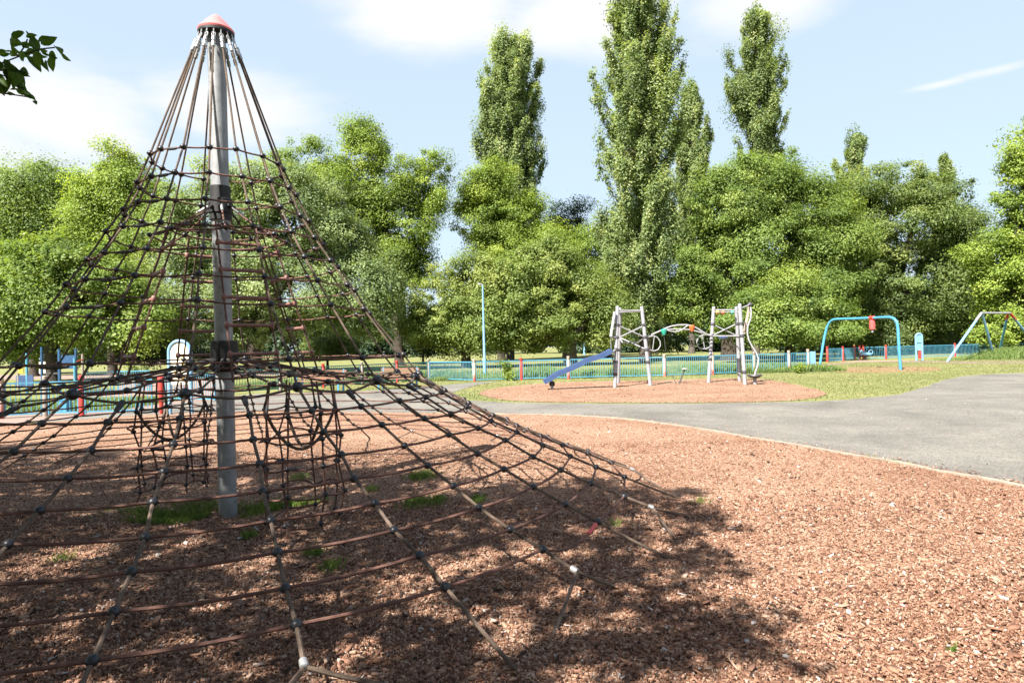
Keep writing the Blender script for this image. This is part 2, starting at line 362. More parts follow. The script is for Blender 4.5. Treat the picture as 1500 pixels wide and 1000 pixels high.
hole = [(HX0, HY0)]+[(HX0, v) for v in gy[1:]]+[(u, HY1) for u in gx[1:]]+[(HX1, v) for v in gy[::-1][1:]]+[(u, HY0) for u in gx[::-1][1:-1]]
# the flat margin as two plain polygons that meet the modelled patch edge to edge
far_ = max(range(len(OUT)), key=lambda i: -((OUT[i][0]-HX1)**2+(OUT[i][1]-HY1)**2))
ih = hole.index((HX1, HY1)) if (HX1, HY1) in hole else ny+nx
A_ = [OUT[0]]+OUT[1:far_+1]+[hole[ih]]+[hole[i % len(hole)] for i in range(ih+1, len(hole)+1)]
B_ = [OUT[far_]]+OUT[far_+1:]+[OUT[0]]+hole[:ih+1]
for Q in (A_, B_): mb.add([(p[0], p[1], 0) for p in Q], [list(range(len(Q)))])
GX, GY = np.meshgrid(gx, gy); GZ = dip(GX, GY)
mb.add(np.stack([GX.ravel(), GY.ravel(), GZ.ravel()], 1), [[j*(nx+1)+i, j*(nx+1)+i+1, (j+1)*(nx+1)+i+1, (j+1)*(nx+1)+i] for j in range(ny) for i in range(nx)])
bpit = mb.build('bark_pit', M['mulch'], None, True)
for p in bpit.data.polygons:
    if p.normal.z < 0: p.flip()
struct(bpit, 'large bed of reddish bark chips under the rope net', 'bark')
ISL = [gp(*p) for p in [(694, 575), (735, 566.5), (780, 562), (830, 559), (903, 557.5), (1000, 555.5), (1080, 552.5), (1130, 556), (1175, 565), (1210, 573), (1206, 581), (1160, 587), (1060, 589.3), (900, 589.3), (780, 588.5), (722, 584)]]
ISLS = smooth_poly(ISL, True, 2)
sheet('bark_bed', rough_edge(ISLS, .05, .3, 6), -.004, M['mulch'], 'smaller bark bed under the slide and climbing towers', 'bark')
sheet('worn_ground', rough_edge(smooth_poly([gp(*p) for p in [(1205, 543), (1235, 537.5), (1300, 536), (1350, 536), (1385, 539), (1372, 543), (1320, 545), (1250, 546)]], True, 2), .06, .4, 8), -.012, M['sand'], 'orange worn patch below the blue swing arch', 'ground')
sheet('path_strip', [gp(*p) for p in [(1196, 534), (1262, 527.5), (1340, 527.6), (1420, 529), (1600, 528), (1600, 531), (1420, 532), (1340, 530.5), (1262, 530), (1200, 536.5)]], -.012, M['pink'], 'pale path running in front of the far blue railings', 'path')
# timber edging between pit and path
edge = [gp(*p)[:2] for p in [(640, 605), (700, 606), (780, 607), (860, 609), (960, 618), (1060, 634), (1180, 655), (1300, 675), (1400, 695), (1500, 712), (1640, 745)]]
ES = smooth_poly(edge, False, 2)
mb = MB(); L = []; 
for i, p in enumerate(ES):
    a = ES[max(0, i-1)]; b = ES[min(len(ES)-1, i+1)]; t = (b-a)/np.linalg.norm(b-a); nn = np.array([-t[1], t[0]])
    wv = .045+.006*math.sin(i*2.1); h = .022+.006*math.sin(i*1.3)
    for s_, z in ((-wv, -.03), (-wv, h), (wv, h), (wv, -.03)): L.append((*(p+nn*s_), z))
f = [[4*i+j, 4*i+(j+1) % 4, 4*i+4+(j+1) % 4, 4*i+4+j] for i in range(len(ES)-1) for j in range(4)]
mb.add(L, f); struct(mb.build('kerb', M['timber_edge'], None, False), 'low weathered edging board around the bark pit', 'edging')

def inside(poly, X, Y):
    P = np.asarray([p[:2] for p in poly]); r = np.zeros(len(X), bool); j = len(P)-1
    for i in range(len(P)):
        c = ((P[i, 1] > Y) != (P[j, 1] > Y)) & (X < (P[j, 0]-P[i, 0])*(Y-P[i, 1])/(P[j, 1]-P[i, 1]+1e-12)+P[i, 0])
        r ^= c; j = i
    return r

# bark chips: thin angular flakes lying on the bed
def chips(name, poly, bands, label, seed):
    r = np.random.default_rng(seed); Xs = []; Ys = []
    for d0, d1, dens in bands:
        area = .95*(d1*d1-d0*d0); n = int(area*dens)
        y = np.sqrt(r.uniform(d0*d0, d1*d1, n)); x = y*r.uniform(-.95, .95, n); Xs.append(x); Ys.append(y)
    x = np.concatenate(Xs); y = np.concatenate(Ys); k = inside(poly, x, y); x = x[k]; y = y[k]; n = len(x)
    Lg = np.clip(r.lognormal(math.log(.0118), .6, n), .006, .07)*np.clip(y/9, 1, 1.3); Wd = Lg*r.uniform(.25, .75, n); T = r.uniform(.002, .006, n)
    big = r.random(n) < .012; Lg[big] *= 3.0; Wd[big] *= .35
    a = r.uniform(0, 2*PI, n); tx = r.normal(0, .32, n); ty = r.normal(0, .25, n)
    base = np.array([[-1, -.55], [-.2, -1], [1, -.4], [.85, .6], [-.1, 1], [-.9, .5]])
    pts = base[None]*(1+r.normal(0, .2, (n, 6, 2)))*np.stack([Lg, Wd], 1)[:, None]*.5
    ca, sa = np.cos(a)[:, None], np.sin(a)[:, None]
    px = pts[..., 0]*ca-pts[..., 1]*sa; py = pts[..., 0]*sa+pts[..., 1]*ca
    z = (.004+np.abs(r.normal(0, .008, n)))[:, None]+px*tx[:, None]+py*ty[:, None]
    z = np.maximum(z, .001)+dip(x, y)[:, None]
    top = np.stack([px+x[:, None], py+y[:, None], z+T[:, None]], 2); bot = top-np.array([0, 0, 1.])*T[:, None, None]*2
    rn = np.clip(r.normal(.47, .22, n), 0, 1)
    V = np.concatenate([top, bot], 1).reshape(-1, 3)
    me = bpy.data.meshes.new(name); me.vertices.add(len(V)); me.vertices.foreach_set('co', V.astype(np.float32).ravel())
    o12 = (np.arange(n)*12)[:, None]
    loops = [o12+np.arange(6)]; 
    for j in range(6): loops.append(o12+np.array([j, j+6, (j+1) % 6+6, (j+1) % 6]))
    lp = np.concatenate([l.ravel() for l in loops]); me.loops.add(len(lp)); me.loops.foreach_set('vertex_index', lp.astype(np.int32))
    starts = np.concatenate([np.arange(n)*6]+[n*6+np.arange(n*6)*4]); me.polygons.add(len(starts)); me.polygons.foreach_set('loop_start', starts.astype(np.int32))
    me.update(calc_edges=True)
    at_ = me.attributes.new('rnd', 'FLOAT', 'FACE'); at_.data.foreach_set('value', np.concatenate([rn]+[rn]*6).astype(np.float32))
    me.materials.append(M['chip'])
    return tag(link(name, me), label, 'bark chips', kind='stuff')
chips('bark_chips', PITS, [(2.2, 4.5, 3300), (4.5, 7, 1800), (7, 11, 500), (11, 19, 50)], 'loose reddish brown bark chips covering the big pit', 11)
chips('bark_chips', ISLS, [(17, 30, 45)], 'loose bark chips scattered under the slide towers', 12)

# litter on the tarmac: small dry leaves and chips
def litter():
    r = np.random.default_rng(21); n = 3200
    y = np.sqrt(r.uniform(36, 26*26, n)); x = y*r.uniform(-.2, .9, n)
    k = inside(PATHP, x, y) & ~inside(PITS, x, y) & ~inside(ISLS, x, y); x = x[k]; y = y[k]; n = len(x)
    a = r.uniform(0, 2*PI, n); Lg = r.uniform(.012, .04, n)
    base = np.array([[-.5, 0], [0, -.25], [.5, 0], [0, .25]]); p = base[None]*Lg[:, None, None]
    V = np.stack([x[:, None]+p[..., 0]*np.cos(a)[:, None]-p[..., 1]*np.sin(a)[:, None], y[:, None]+p[..., 0]*np.sin(a)[:, None]+p[..., 1]*np.cos(a)[:, None], np.abs(r.normal(.004, .006, (n, 4)))], 2)
    o = quads('leaf_litter', V, M['chip'], np.clip(r.normal(.6, .25, n), 0, 1)); tag(o, 'dry leaf and bark scraps strewn over the tarmac', 'litter', kind='stuff')
litter()
def spill():
    r = np.random.default_rng(23); E_ = np.array(ES); n = 2600; i = r.integers(0, len(E_)-1, n); t = r.random(n)[:, None]
    p = E_[i]*(1-t)+E_[i+1]*t; d = E_[i+1]-E_[i]; nr = np.stack([-d[:, 1], d[:, 0]], 1); nr /= np.linalg.norm(nr, axis=1)[:, None]
    p = p+nr*(.05+r.exponential(.1, n))[:, None]; a = r.uniform(0, 2*PI, n); Lg = r.lognormal(math.log(.02), .5, n)
    base = np.array([[-.5, -.15], [.1, -.3], [.5, .1], [-.2, .3]]); q = base[None]*Lg[:, None, None]
    V = np.stack([p[:, :1]+q[..., 0]*np.cos(a)[:, None]-q[..., 1]*np.sin(a)[:, None], p[:, 1:]+q[..., 0]*np.sin(a)[:, None]+q[..., 1]*np.cos(a)[:, None], np.abs(r.normal(.006, .006, (n, 4)))], 2)
    tag(quads('leaf_litter', V, M['chip'], np.clip(r.normal(.45, .22, n), 0, 1)), 'bark scraps spilled over the edging onto the tarmac', 'litter', kind='stuff')
spill()

# ------------------------------------------------------------------ grass blades
def blades(name, x, y, h, wd, mat, label, seed, lean=.5, z0=0., cat='grass'):
    r = np.random.default_rng(seed); n = len(x); a = r.uniform(0, 2*PI, n); l = r.uniform(.1, lean, n)*h
    dx, dy = np.cos(a), np.sin(a); pa = a+PI/2+r.normal(0, .5, n); wx, wy = np.cos(pa)*wd/2, np.sin(pa)*wd/2
    z = dip(x, y)+z0
    p0 = np.stack([x-wx, y-wy, z], 1); p1 = np.stack([x+wx, y+wy, z], 1)
    m0 = np.stack([x+dx*l*.4+wx*.7, y+dy*l*.4+wy*.7, z+h*.6], 1); t0 = np.stack([x+dx*l, y+dy*l, z+h], 1)
    V = np.stack([p0, p1, m0, t0], 1)
    o = quads(name, V, mat, np.clip(r.normal(.5, .25, n), 0, 1)); return tag(o, label, cat, kind='stuff')
def patch(px, py, rx, ry, n, r):
    c = gp(px, py); c = gp(px, py, float(dip(c[0], c[1]))); c = gp(px, py, float(dip(c[0], c[1]))); ex = abs(gp(px+rx, py)[0]-c[0]); ey = abs(gp(px, py-ry)[1]-c[1])
    u = r.normal(0, .45, (n, 2)); return c[0]+u[:, 0]*ex, c[1]+u[:, 1]*ey
r = np.random.default_rng(31); X = []; Y = []
for px, py, rx, ry, n in [(270, 758, 62, 10, 2600), (235, 766, 30, 8, 900), (372, 748, 26, 8, 1000), (425, 742, 40, 8, 900), (618, 699, 22, 7, 800), (612, 738, 26, 6, 500), (640, 735, 14, 5, 250), (700, 734, 12, 5, 260), (365, 788, 10, 6, 160), (460, 812, 18, 7, 200), (545, 718, 10, 4, 140), (300, 742, 40, 6, 700), (1022, 737, 14, 3, 60), (90, 820, 16, 5, 70), (485, 832, 20, 6, 160), (900, 770, 8, 4, 40), (1394, 956, 8, 4, 30), (440, 700, 18, 5, 160)]:
    a_, b_ = patch(px, py, rx, ry, n, r); X.append(a_); Y.append(b_)
X = np.concatenate(X); Y = np.concatenate(Y); k = ~((np.abs(X+3.32) < .2) & (Y < 7.45) & (Y > 6.4)); X, Y = X[k], Y[k]; blades('grass_tufts', X, Y, r.uniform(.02, .085, len(X)), r.uniform(.003, .006, len(X)), M['blade'], 'fresh green grass tufts growing through the bark by the pole', 32, .9)
# weeds along the edging
t = r.integers(0, len(ES)-1, 900); e0 = np.array(ES)
X = e0[t, 0]+r.normal(0, .06, 900); Y = e0[t, 1]+r.normal(0, .06, 900); k = np.sin(X*5.3)+np.sin(Y*3.1) > 1.0; X, Y = X[k], Y[k]
blades('weeds', X, Y, r.uniform(.02, .07, len(X)), r.uniform(.004, .008, len(X)), M['blade'], 'little weeds sprouting along the edging board', 33, .9)
# turf on the islands
n = 150000; Y = np.sqrt(r.uniform(17.5**2, 46**2, n)); X = Y*r.uniform(-.3, .85, n)
dens = r.random(n) < np.where(Y < 30, 1., .6)
k = ~inside(PATHP, X, Y) & ~inside(PITS, X, Y) & (~inside(ISLS, X, Y) | (r.random(n) < .012)) & dens & (Y > 17.5)
X, Y = X[k], Y[k]; blades('turf', X, Y, r.uniform(.015, .05, len(X)), r.uniform(.012, .03, len(X)), M['drygrass'], 'short yellowish turf between the path and the railings', 34, 1.)
# long grass behind the main railings
n = 42000; u = r.uniform(0, 1, n); X = -6+u*24; Y = 33.6+np.abs(X-5)*.04+r.exponential(2.2, n); hh = r.uniform(.15, .55, n)*(.6+.5*np.sin(X*.9)*np.sin(X*.37+1))
k = Y < 48; blades('long_grass', X[k], Y[k], np.clip(hh[k], .08, .7), r.uniform(.015, .035, k.sum()), M['longgrass'], 'tall uncut grass and nettles behind the long railing', 35, .6)
n = 22000; X = r.uniform(31.5, 52, n); Y = 46.5+r.normal(0, .9, n)+(X-38)*.07; hh = r.uniform(.35, .95, n)*np.clip((X-32.5)/4, .15, 1)
k = (X > 34.0) | (Y > 46); blades('long_grass', X[k], Y[k], hh[k], r.uniform(.02, .045, k.sum()), M['longgrass'], 'bank of long green grass below the far swing', 36, .6)
n = 14000; X = r.uniform(-20, -12.6, n); Y = r.uniform(20.3, 24.8, n); blades('long_grass', X, Y, r.uniform(.06, .25, n), r.uniform(.012, .025, n), M['longgrass'], 'green grass inside the left railings', 37, .7)
n = 16000; X = r.uniform(-13, -4, n); Y = 31+(X+12.2)*1.0+r.exponential(2.0, n)-1.6; blades('long_grass', X, Y, r.uniform(.1, .4, n), r.uniform(.015, .03, n), M['longgrass'], 'shaded grass behind the teal railing and benches', 38, .6)
def dup(root, loc, rz=0., label=None):
    r_ = root.copy(); COL.objects.link(r_); r_.location = loc; r_.rotation_euler = (0, 0, rz)
    if label: r_['label'] = label
    for ch in list(root.children):
        c = ch.copy(); COL.objects.link(c); c.parent = r_
        for g in list(ch.children):
            d = g.copy(); COL.objects.link(d); d.parent = c
    return r_

# ------------------------------------------------------------------ the rope climbing net
PX, PY = -3.323, 7.348
PH = math.radians(219.464)
RZ = {'1': (.708, 3.885), '2': (.831, 3.579), '3': (.975, 3.278), '4': (1.128, 3.002), '5': (1.307, 2.724), '6': (1.485, 2.451), '7': (1.665, 2.181), '8': (2.054, 1.643), '9': (2.244, 1.398), '9m': (2.314, 1.329), 'K1': (2.53, 1.204), 'K2': (2.808, 1.046), 'K3': (3.093, .895), 'K4': (3.377, .753), 'K5': (3.664, .616), 'K6': (3.939, .492), 'K7': (4.233, .375), 'K8': (4.525, .266), 'F': (4.813, .165)}
jit = np.random.default_rng(77)
_cache = {}
def pol(rad, h, z):
    th = PH+h*PI/16
    return np.array([PX-.0043*z+rad*math.cos(th), PY-.0019*z+rad*math.sin(th), z])
def node(ring, h):
    h %= 32
    if (ring, h) not in _cache:
        rad, z = RZ[ring]; p = pol(rad, h, z)
        _cache[(ring, h)] = p+jit.normal(0, .007, 3)
    return _cache[(ring, h)]
def sagline(a, b, sag, k=5):
    t = np.linspace(0, 1, k+1)[:, None]; P = a+(b-a)*t; P[:, 2] -= (4*t*(1-t))[:, 0]*sag*np.linalg.norm(b-a); return P
net = empty('climbing_net', (PX, PY, 0), 'tall cone shaped rope climbing net on a grey steel pole with a red cap', 'rope net')
mb = MB(); mb.tube([(PX, PY, -.4), (PX-.0043*5.4, PY-.002*5.4, 5.42)], .098, 28); pole = mb.build('pole', M['steel'], net)
tx, ty = PX-.0043*5.45, PY-.002*5.45
mb = MB(); mb.lathe((tx, ty, 5.45), [(.195, -.02), (.2, 0), (.185, .02), (.115, .1), (.05, .165), (.028, .182), (.001, .186)], 32); cap = mb.build('cap', M['cap'], net)
mb = MB(); mb.lathe((tx, ty, 5.45), [(.18, -.055), (.197, -.05), (.197, -.021), (.1, -.0205)], 32); mb.build('cap_plate', M['collar'], cap)
mb = MB(); c1 = (PX-.0145, PY-.006, 0); mb.lathe(c1, [(.099, 3.64), (.112, 3.64), (.112, 3.5), (.132, 3.49), (.132, 3.33), (.12, 3.32), (.12, 3.25), (.099, 3.25)], 28)
for i in range(8): mb.lathe(pol(.132, i*4+2, 3.41), [(.018, 0), (.018, .03)], 8, pol(1, i*4+2, 0)-pol(0, 0, 0))
mb.build('collar', M['collar'], net)
mb = MB(); mb.lathe((PX-.007, PY-.003, 0), [(.099, 1.86), (.15, 1.85), (.15, 1.66), (.145, 1.65), (.145, 1.53), (.12, 1.5), (.099, 1.5)], 28); mb.build('collar', M['collar'], net)
UP = ['1', '2', '3', '4', '5', '6', '7', '8', '9']; KS = ['K%d' % i for i in range(1, 9)]
RR, RS = .0098, .0108
knots = []          # (position, radius)
for s_ in range(16):
    h = 2*s_; top = pol(.18, h, 5.39); f1 = top+(node('1', h)-top)*.145; f0 = top+(node('1', h)-top)*.03
    pts = [f1]+[node(q, h) for q in UP]
    MB().tube(pts, RS, 7).build('strand_rope', M['strand'], net)
    d = f1-f0; L = np.linalg.norm(d); ax = d/L
    mb = MB(); mb.tube([f0+ax*L*.05, f0+ax*L*.2, f0+ax*L*.36], [.006, .007, .006], 6)
    side = np.cross(ax, [0, 0, 1.]); side /= np.linalg.norm(side)
    for sg in (-1, 1): mb.tube([f0+side*sg*.014, f0+ax*L*.17+side*sg*.019, f0+ax*L*.34+side*sg*.01], .006, 6)
    mb.lathe(f0+ax*L*.36, [(.014, 0), (.021, .005), (.021, .055), (.013, .06), (.013, .07), (.021, .075), (.021, .135), (.012, .145)], 10, ax)
    mb.tube([top+np.array([0, 0, .035]), f0+ax*.02], .008, 6)
    mb.build('rope_fitting', M['silver'], net)
    for q in UP[:-1]: knots.append((node(q, h), .033))
    knots.append((node('9', h), .05))
for h in range(32):
    first = node('9', h) if h % 2 == 0 else node('9m', h)
    pts = [first]+[node(q, h) for q in KS]
    if h % 2 == 0:
        g = pol(5.2+jit.normal(0, .05), h+jit.normal(0, .06), -.03); pts += [node('K8', h)+(g-node('K8', h))*.5-np.array([0, 0, .006]), g]
        MB().tube(pts, RS+.0015, 7).build('strand_rope', M['strand'], net)
    else:
        F = node('F', h); mb = MB(); mb.tube(pts+[F], RS+.0015, 7)
        for dh in (-.5, .5):
            g = pol(5.13+jit.normal(0, .04), h+dh+jit.normal(0, .06), -.03); mb.tube(sagline(F+(g-F)*.02, g, .02, 4), .0125, 6)
        mb.build('strand_rope', M['strand'], net)
        ax = F-node('K8', h); ax /= np.linalg.norm(ax)
        mb = MB(); mb.lathe(F-ax*.05, [(.014, 0), (.022, .004), (.023, .05), (.015, .056)], 12, ax); mb.build('ferrule', M['silver'], net)
        mb = MB(); ax = node('K1', h)-first; ax /= np.linalg.norm(ax)
        mb.lathe(first-ax*.02, [(.015, 0), (.026, .01), (.024, .05), (.02, .12), (.014, .13)], 10, ax); mb.build('black_sleeve', M['sleeve'], net)
    for q in KS: knots.append((node(q, h), .0315))
for q in UP[:-1]:
    mb = MB(); P = []
    for s_ in range(16): P += list(sagline(node(q, 2*s_), node(q, 2*s_+2), .03 if q < '8' else .012, 5)[:-1])
    P.append(P[0]); mb.tube(P, RR, 6, False); o = mb.build('ring_rope', M['rope'], net)
    seg = sagline(node(q, 2), node(q, 4), .03, 10)
    mb = MB(); mb.tube(seg[3:8], [.013, .018, .018, .018, .013], 8); mb.build('splice_sleeve', M['sleeve'], o)
P = []
for h in range(0, 32, 2):
    P += list(sagline(node('9', h), node('9m', h+1), .03, 4)[:-1])+list(sagline(node('9m', h+1), node('9', h+2), .03, 4)[:-1])
P.append(P[0]); MB().tube(P, .0125, 6, False).build('ring_rope', M['strand'], net)
for q in KS:
    P = []
    for h in range(32):
        if q == 'K8' and h == 9:
            seg = sagline(node(q, h), node(q, h+1), .10, 8)
            P += list(seg[:-1]); red = [seg[-1]+(seg[-2]-seg[-1])*.3, seg[-2], seg[-3]+(seg[-2]-seg[-3])*.4]
        else: P += list(sagline(node(q, h), node(q, h+1), .018, 4)[:-1])
    P.append(P[0]); o = MB().tube(P, RR+.001, 6, False).build('ring_rope', M['rope'], net)
    if q == 'K8': MB().tube(red, .017, 10).build('red_sleeve', M['red'], o)
# deck: ropes from the middle collar to the ninth ring, tied by three hoops
DK = [(.56, 1.56), (1.06, 1.47), (1.62, 1.39)]
for h in range(0, 32, 2):
    a = pol(.148, h, 1.64); P = [a]+[pol(rd, h, z)+jit.normal(0, .012, 3) for rd, z in DK]+[node('9', h)]
    o = MB().tube(P, .0115, 6).build('deck_rope', M['strand'], net)
    d = P[1]-P[0]; MB().tube([P[0]-d*.03, P[0]+d*.08, P[0]+d*.4], [.02, .017, .012], 8).build('black_sleeve', M['sleeve'], o)
    for p in P[1:-1]: knots.append((p, .032))
for i, (rd, z) in enumerate(DK):
    P = []
    for h in range(0, 32, 2): P += list(sagline(pol(rd, h, z), pol(rd, h+2, z), .05, 4)[:-1])
    P.append(P[0]); MB().tube(P, .011, 6, False).build('deck_rope', M['rope'], net)
# upper spokes from the top collar to a small hoop that carries the ladders
P = []
for h in range(0, 32, 4):
    th = h+3.0; a = pol(.135, th, 3.4); b = pol(.52, th, 3.12)
    o = MB().tube([a, (a+b)/2-np.array([0, 0, .01]), b, pol(.72, th, 3.04)], .0105, 6).build('spoke_rope', M['rope'], net)
    MB().tube([a, a+(b-a)*.3], [.017, .014], 8).build('silver_end', M['silver'] if h % 8 else M['sleeve'], o)
    P += list(sagline(b, pol(.52, th+4, 3.12), .06, 5)[:-1]); knots.append((b, .033)); knots.append((pol(.72, th, 3.04), .03))
P.append(P[0]); MB().tube(P, .0105, 6, False).build('ring_rope', M['rope'], net)
P = []
for h in range(0, 32, 4): P += list(sagline(pol(.72, h+3., 3.04), pol(.72, h+7., 3.04), .04, 5)[:-1])
P.append(P[0]); MB().tube(P, .0105, 6, False).build('ring_rope', M['rope'], net)
# four rope ladders with plastic rungs
for az in (312, 42, 132, 222):
    a = math.radians(az); rad = np.array([math.cos(a), math.sin(a), 0]); tan = np.array([-math.sin(a), math.cos(a), 0]); base = np.array([PX-.013, PY-.006, 0])
    mb = MB(); tp = lambda z: .5+(3.12-z)/(3.12-1.5)*.52
    for sg in (-1, 1):
        mb.tube([base+rad*tp(z)+tan*sg*(.215+.02*(3-z))+np.array([0, 0, z]) for z in (3.14, 2.6, 2.1, 1.7, 1.42)], .0105, 6)
    lad = mb.build('rope_ladder', M['rope'], net)
    for k in range(5):
        z = 2.9-.3*k; c = base+rad*tp(z)+np.array([0, 0, z]); hw = .215+.02*(3-z)
        mb = MB(); mb.tube([c-tan*hw, c+tan*hw], .019, 10)
        for sg in (-1, 1): mb.lathe(c+tan*sg*hw-np.array([0, 0, .035]), [(.012, 0), (.024, .012), (.026, .035), (.024, .058), (.012, .07)], 10)
        mb.build('rung', M['rung'], lad)
# two hanging rope tunnels under the deck
def tunnel(cx, cy, rad, ztop, zbot, nh, seed):
    q = np.random.default_rng(seed); nv = 8
    zs = np.linspace(ztop-.3, zbot+.08, nh); mb = MB(); kn = []
    top = [np.array([cx+rad*.85*math.cos(i*2*PI/nv), cy+rad*.85*math.sin(i*2*PI/nv), ztop]) for i in range(nv)]
    g = {}
    for i in range(nv):
        P = [top[i]]
        for j, z in enumerate(zs):
            r_ = rad*(1+q.normal(0, .06)); th = i*2*PI/nv+q.normal(0, .07)
            g[i, j] = np.array([cx+r_*math.cos(th), cy+r_*math.sin(th), z+q.normal(0, .02)]); P.append(g[i, j]); kn.append((g[i, j], .026))
        P.append(g[i, nh-1]+np.array([q.normal(0, .02), q.normal(0, .02), -.1+q.normal(0, .02)])); P[-1][2] = max(P[-1][2], .02)
        mb.tube(P, .0095, 6)
    for j in range(nh):
        P = []
        for i in range(nv):
            a, b = g[i, j], g[(i+1) % nv, j]; sg = sagline(a, b, .06 if q.random() < .7 else -.12, 4)
            m_ = np.array([cx, cy, 0]); sg[1:-1, :2] += (sg[1:-1, :2]-m_[:2])*(.22 if q.random() < .3 else .03); P += list(sg[:-1])
        P.append(P[0]); mb.tube(P, .0095, 6, False)
    o = mb.build('rope_tunnel', M['rope'], net)
    for i in range(nv):
        a = g[i, 0]; MB().tube([a+np.array([0, 0, .02]), a+(top[i]-a)*.3], [.016, .012], 7).build('black_sleeve', M['sleeve'], o)
        if i % 3 == 0: MB().tube([g[i, 2], g[i, 2]+(g[(i+1) % nv, 2]-g[i, 2])*.35], [.016, .014], 7).build('black_sleeve', M['sleeve'], o)
    a, b = g[1, 0], g[5, 0]; mb = MB(); t = np.linspace(0, 1, 13); U = a+(b-a)*t[:, None]; U[:, 2] = zs[0]-.38*np.sin(PI*t)**.8
    mb.tube(U, .016, 8)
    a, b = g[3, 0], g[7, 0]; U = a+(b-a)*t[:, None]; U[:, 2] = zs[0]-.36*np.sin(PI*t)**.8; mb.tube(U, .016, 8); mb.build('seat_rope', M['strand'], o)
    return kn
TK = tunnel(-2.12, 6.35, .375, 1.42, .0, 5, 5)+tunnel(-4.0, 7.45, .37, 1.4, .14, 5, 6)
# clamps where ropes cross: the hundred nearest are parts of their own, the rest one part
def clamp(mb, p, r_):
    mb.ball(p, r_, .95, 12, 8); mb.lathe(np.asarray(p)-np.array([0, 0, r_*.18]), [(r_*1.08, 0), (r_*1.12, r_*.18), (r_*1.08, r_*.36)], 12)
def vis(k):
    px, py, z = project(k[0]); return (z if (z > .5 and -15 < px < 1515 and -10 < py < 1010) else 1e3)
knots.sort(key=vis)
for p, r_ in knots[:100]:
    mb = MB(); clamp(mb, p, r_); mb.build('rope_clamp', M['knot'], net)
mb = MB()
for p, r_ in knots[100:]+TK: clamp(mb, p, r_)
o = mb.build('rope_clamp', M['knot'], net); o['kind'] = 'stuff'

# ------------------------------------------------------------------ slide towers
pf = empty('play_tower', gp(960, 562), 'white steel climbing frame of two towers with an arched bar and a blue wavy slide', 'play frame')
def pole_part(name, a, b, r_, mat, parent, k=12):
    mb = MB(); mb.tube([a, b], r_, k); d = (np.asarray(b)-a); d = d/np.linalg.norm(d); mb.ball(b, r_*1.0, .6, k, 6, d); return mb.build(name, mat, parent)
def on(a, b, px_y):        # point of segment a-b at photo height px_y
    ts = np.linspace(0, 1, 400); ys = [project(a+(b-a)*t)[1] for t in ts]; return a+(b-a)*ts[int(np.argmin(np.abs(np.array(ys)-px_y)))]
T = {}
for key, bt, tp, Yb, Yt in [('P1', (900.5, 567), (904.5, 449.5), 25.5, 25.9), ('P2', (953, 564.5), (940, 450), 26.1, 26.3), ('P3', (905.5, 561), (908, 452), 27.6, 27.1), ('A', (1037.5, 560), (1045.5, 450.5), 26.9, 27.1), ('B', (1083.5, 558), (1078.5, 450), 27.4, 27.2), ('D', (1091.5, 563), (1083.5, 446), 26.2, 26.5)]:
    b_ = gp(*bt); b_ = at(bt[0], bt[1], b_[1]); t_ = at(tp[0], tp[1], b_[1]+(Yt-Yb)); T[key] = (b_, t_)
    p_ = pole_part('post', b_-np.array([0, 0, .1]), t_, .075, M['white'], pf)
    ys = {'P1': (476, 494, 512, 530, 548), 'P2': (476, 494, 512, 530), 'P3': (476, 512), 'A': (475, 491.5, 509, 526), 'B': (474, 492, 526, 543), 'D': (474, 492, 545)}[key]
    for y in ys:
        q = on(b_, t_, y); d = (t_-b_)/np.linalg.norm(t_-b_)
        MB().lathe(q-d*.06, [(.078, 0), (.1, .02), (.1, .1), (.078, .12)], 14, d).build('joint_ring', M['darkgrey'], p_)
    if key in ('P1', 'B'):
        a, b = (on(*T[key], 547), on(*T[key], 531)) if key == 'P1' else (on(*T[key], 543), on(*T[key], 526)); MB().tube([a, b], .092, 14).build('post_sleeve', M['steel'] if key == 'P1' else M['darkgrey'], p_)
def bar(a, b, r_=.03, mat='white', name='cross_bar'): return MB().tube([a, b], r_, 8).build(name, M[mat], pf)
P1, P2, P3, A, B, D = (T[k] for k in ('P1', 'P2', 'P3', 'A', 'B', 'D'))
bar(on(*P1, 455), on(*P2, 455), .035); bar(on(*P1, 459), on(*P3, 458), .03); bar(on(*P3, 457), on(*P2, 456), .03)
bar(on(*P1, 476), on(*P2, 494)); bar(on(*P1, 496), on(*P2, 477)); bar(on(*P3, 494), on(*P2, 512))
bar(at(912, 502, 27), at(934, 502, 27), .03, 'darkgrey', 'rung'); bar(at(934, 502, 27), on(*P2, 494), .03); bar(on(*P3, 494), at(912, 502, 27), .03)
q = MB(); q.tube([at(900.5, 457, 25.7), at(894.8, 493, 25.5)], .06, 8); q.tube([at(894.8, 493.5, 25.5), on(*P1, 494)], .045, 8); q.build('side_bar', M['white'], pf)
bar(on(*A, 454), on(*B, 454), .035); bar(on(*A, 457), on(*D, 457), .02)
bar(on(*A, 475), on(*B, 492)); bar(on(*A, 492), on(*B, 474)); bar(on(*D, 474), at(1092, 472.5, 26.2), .03); bar(on(*A, 492), on(*D, 492), .03)
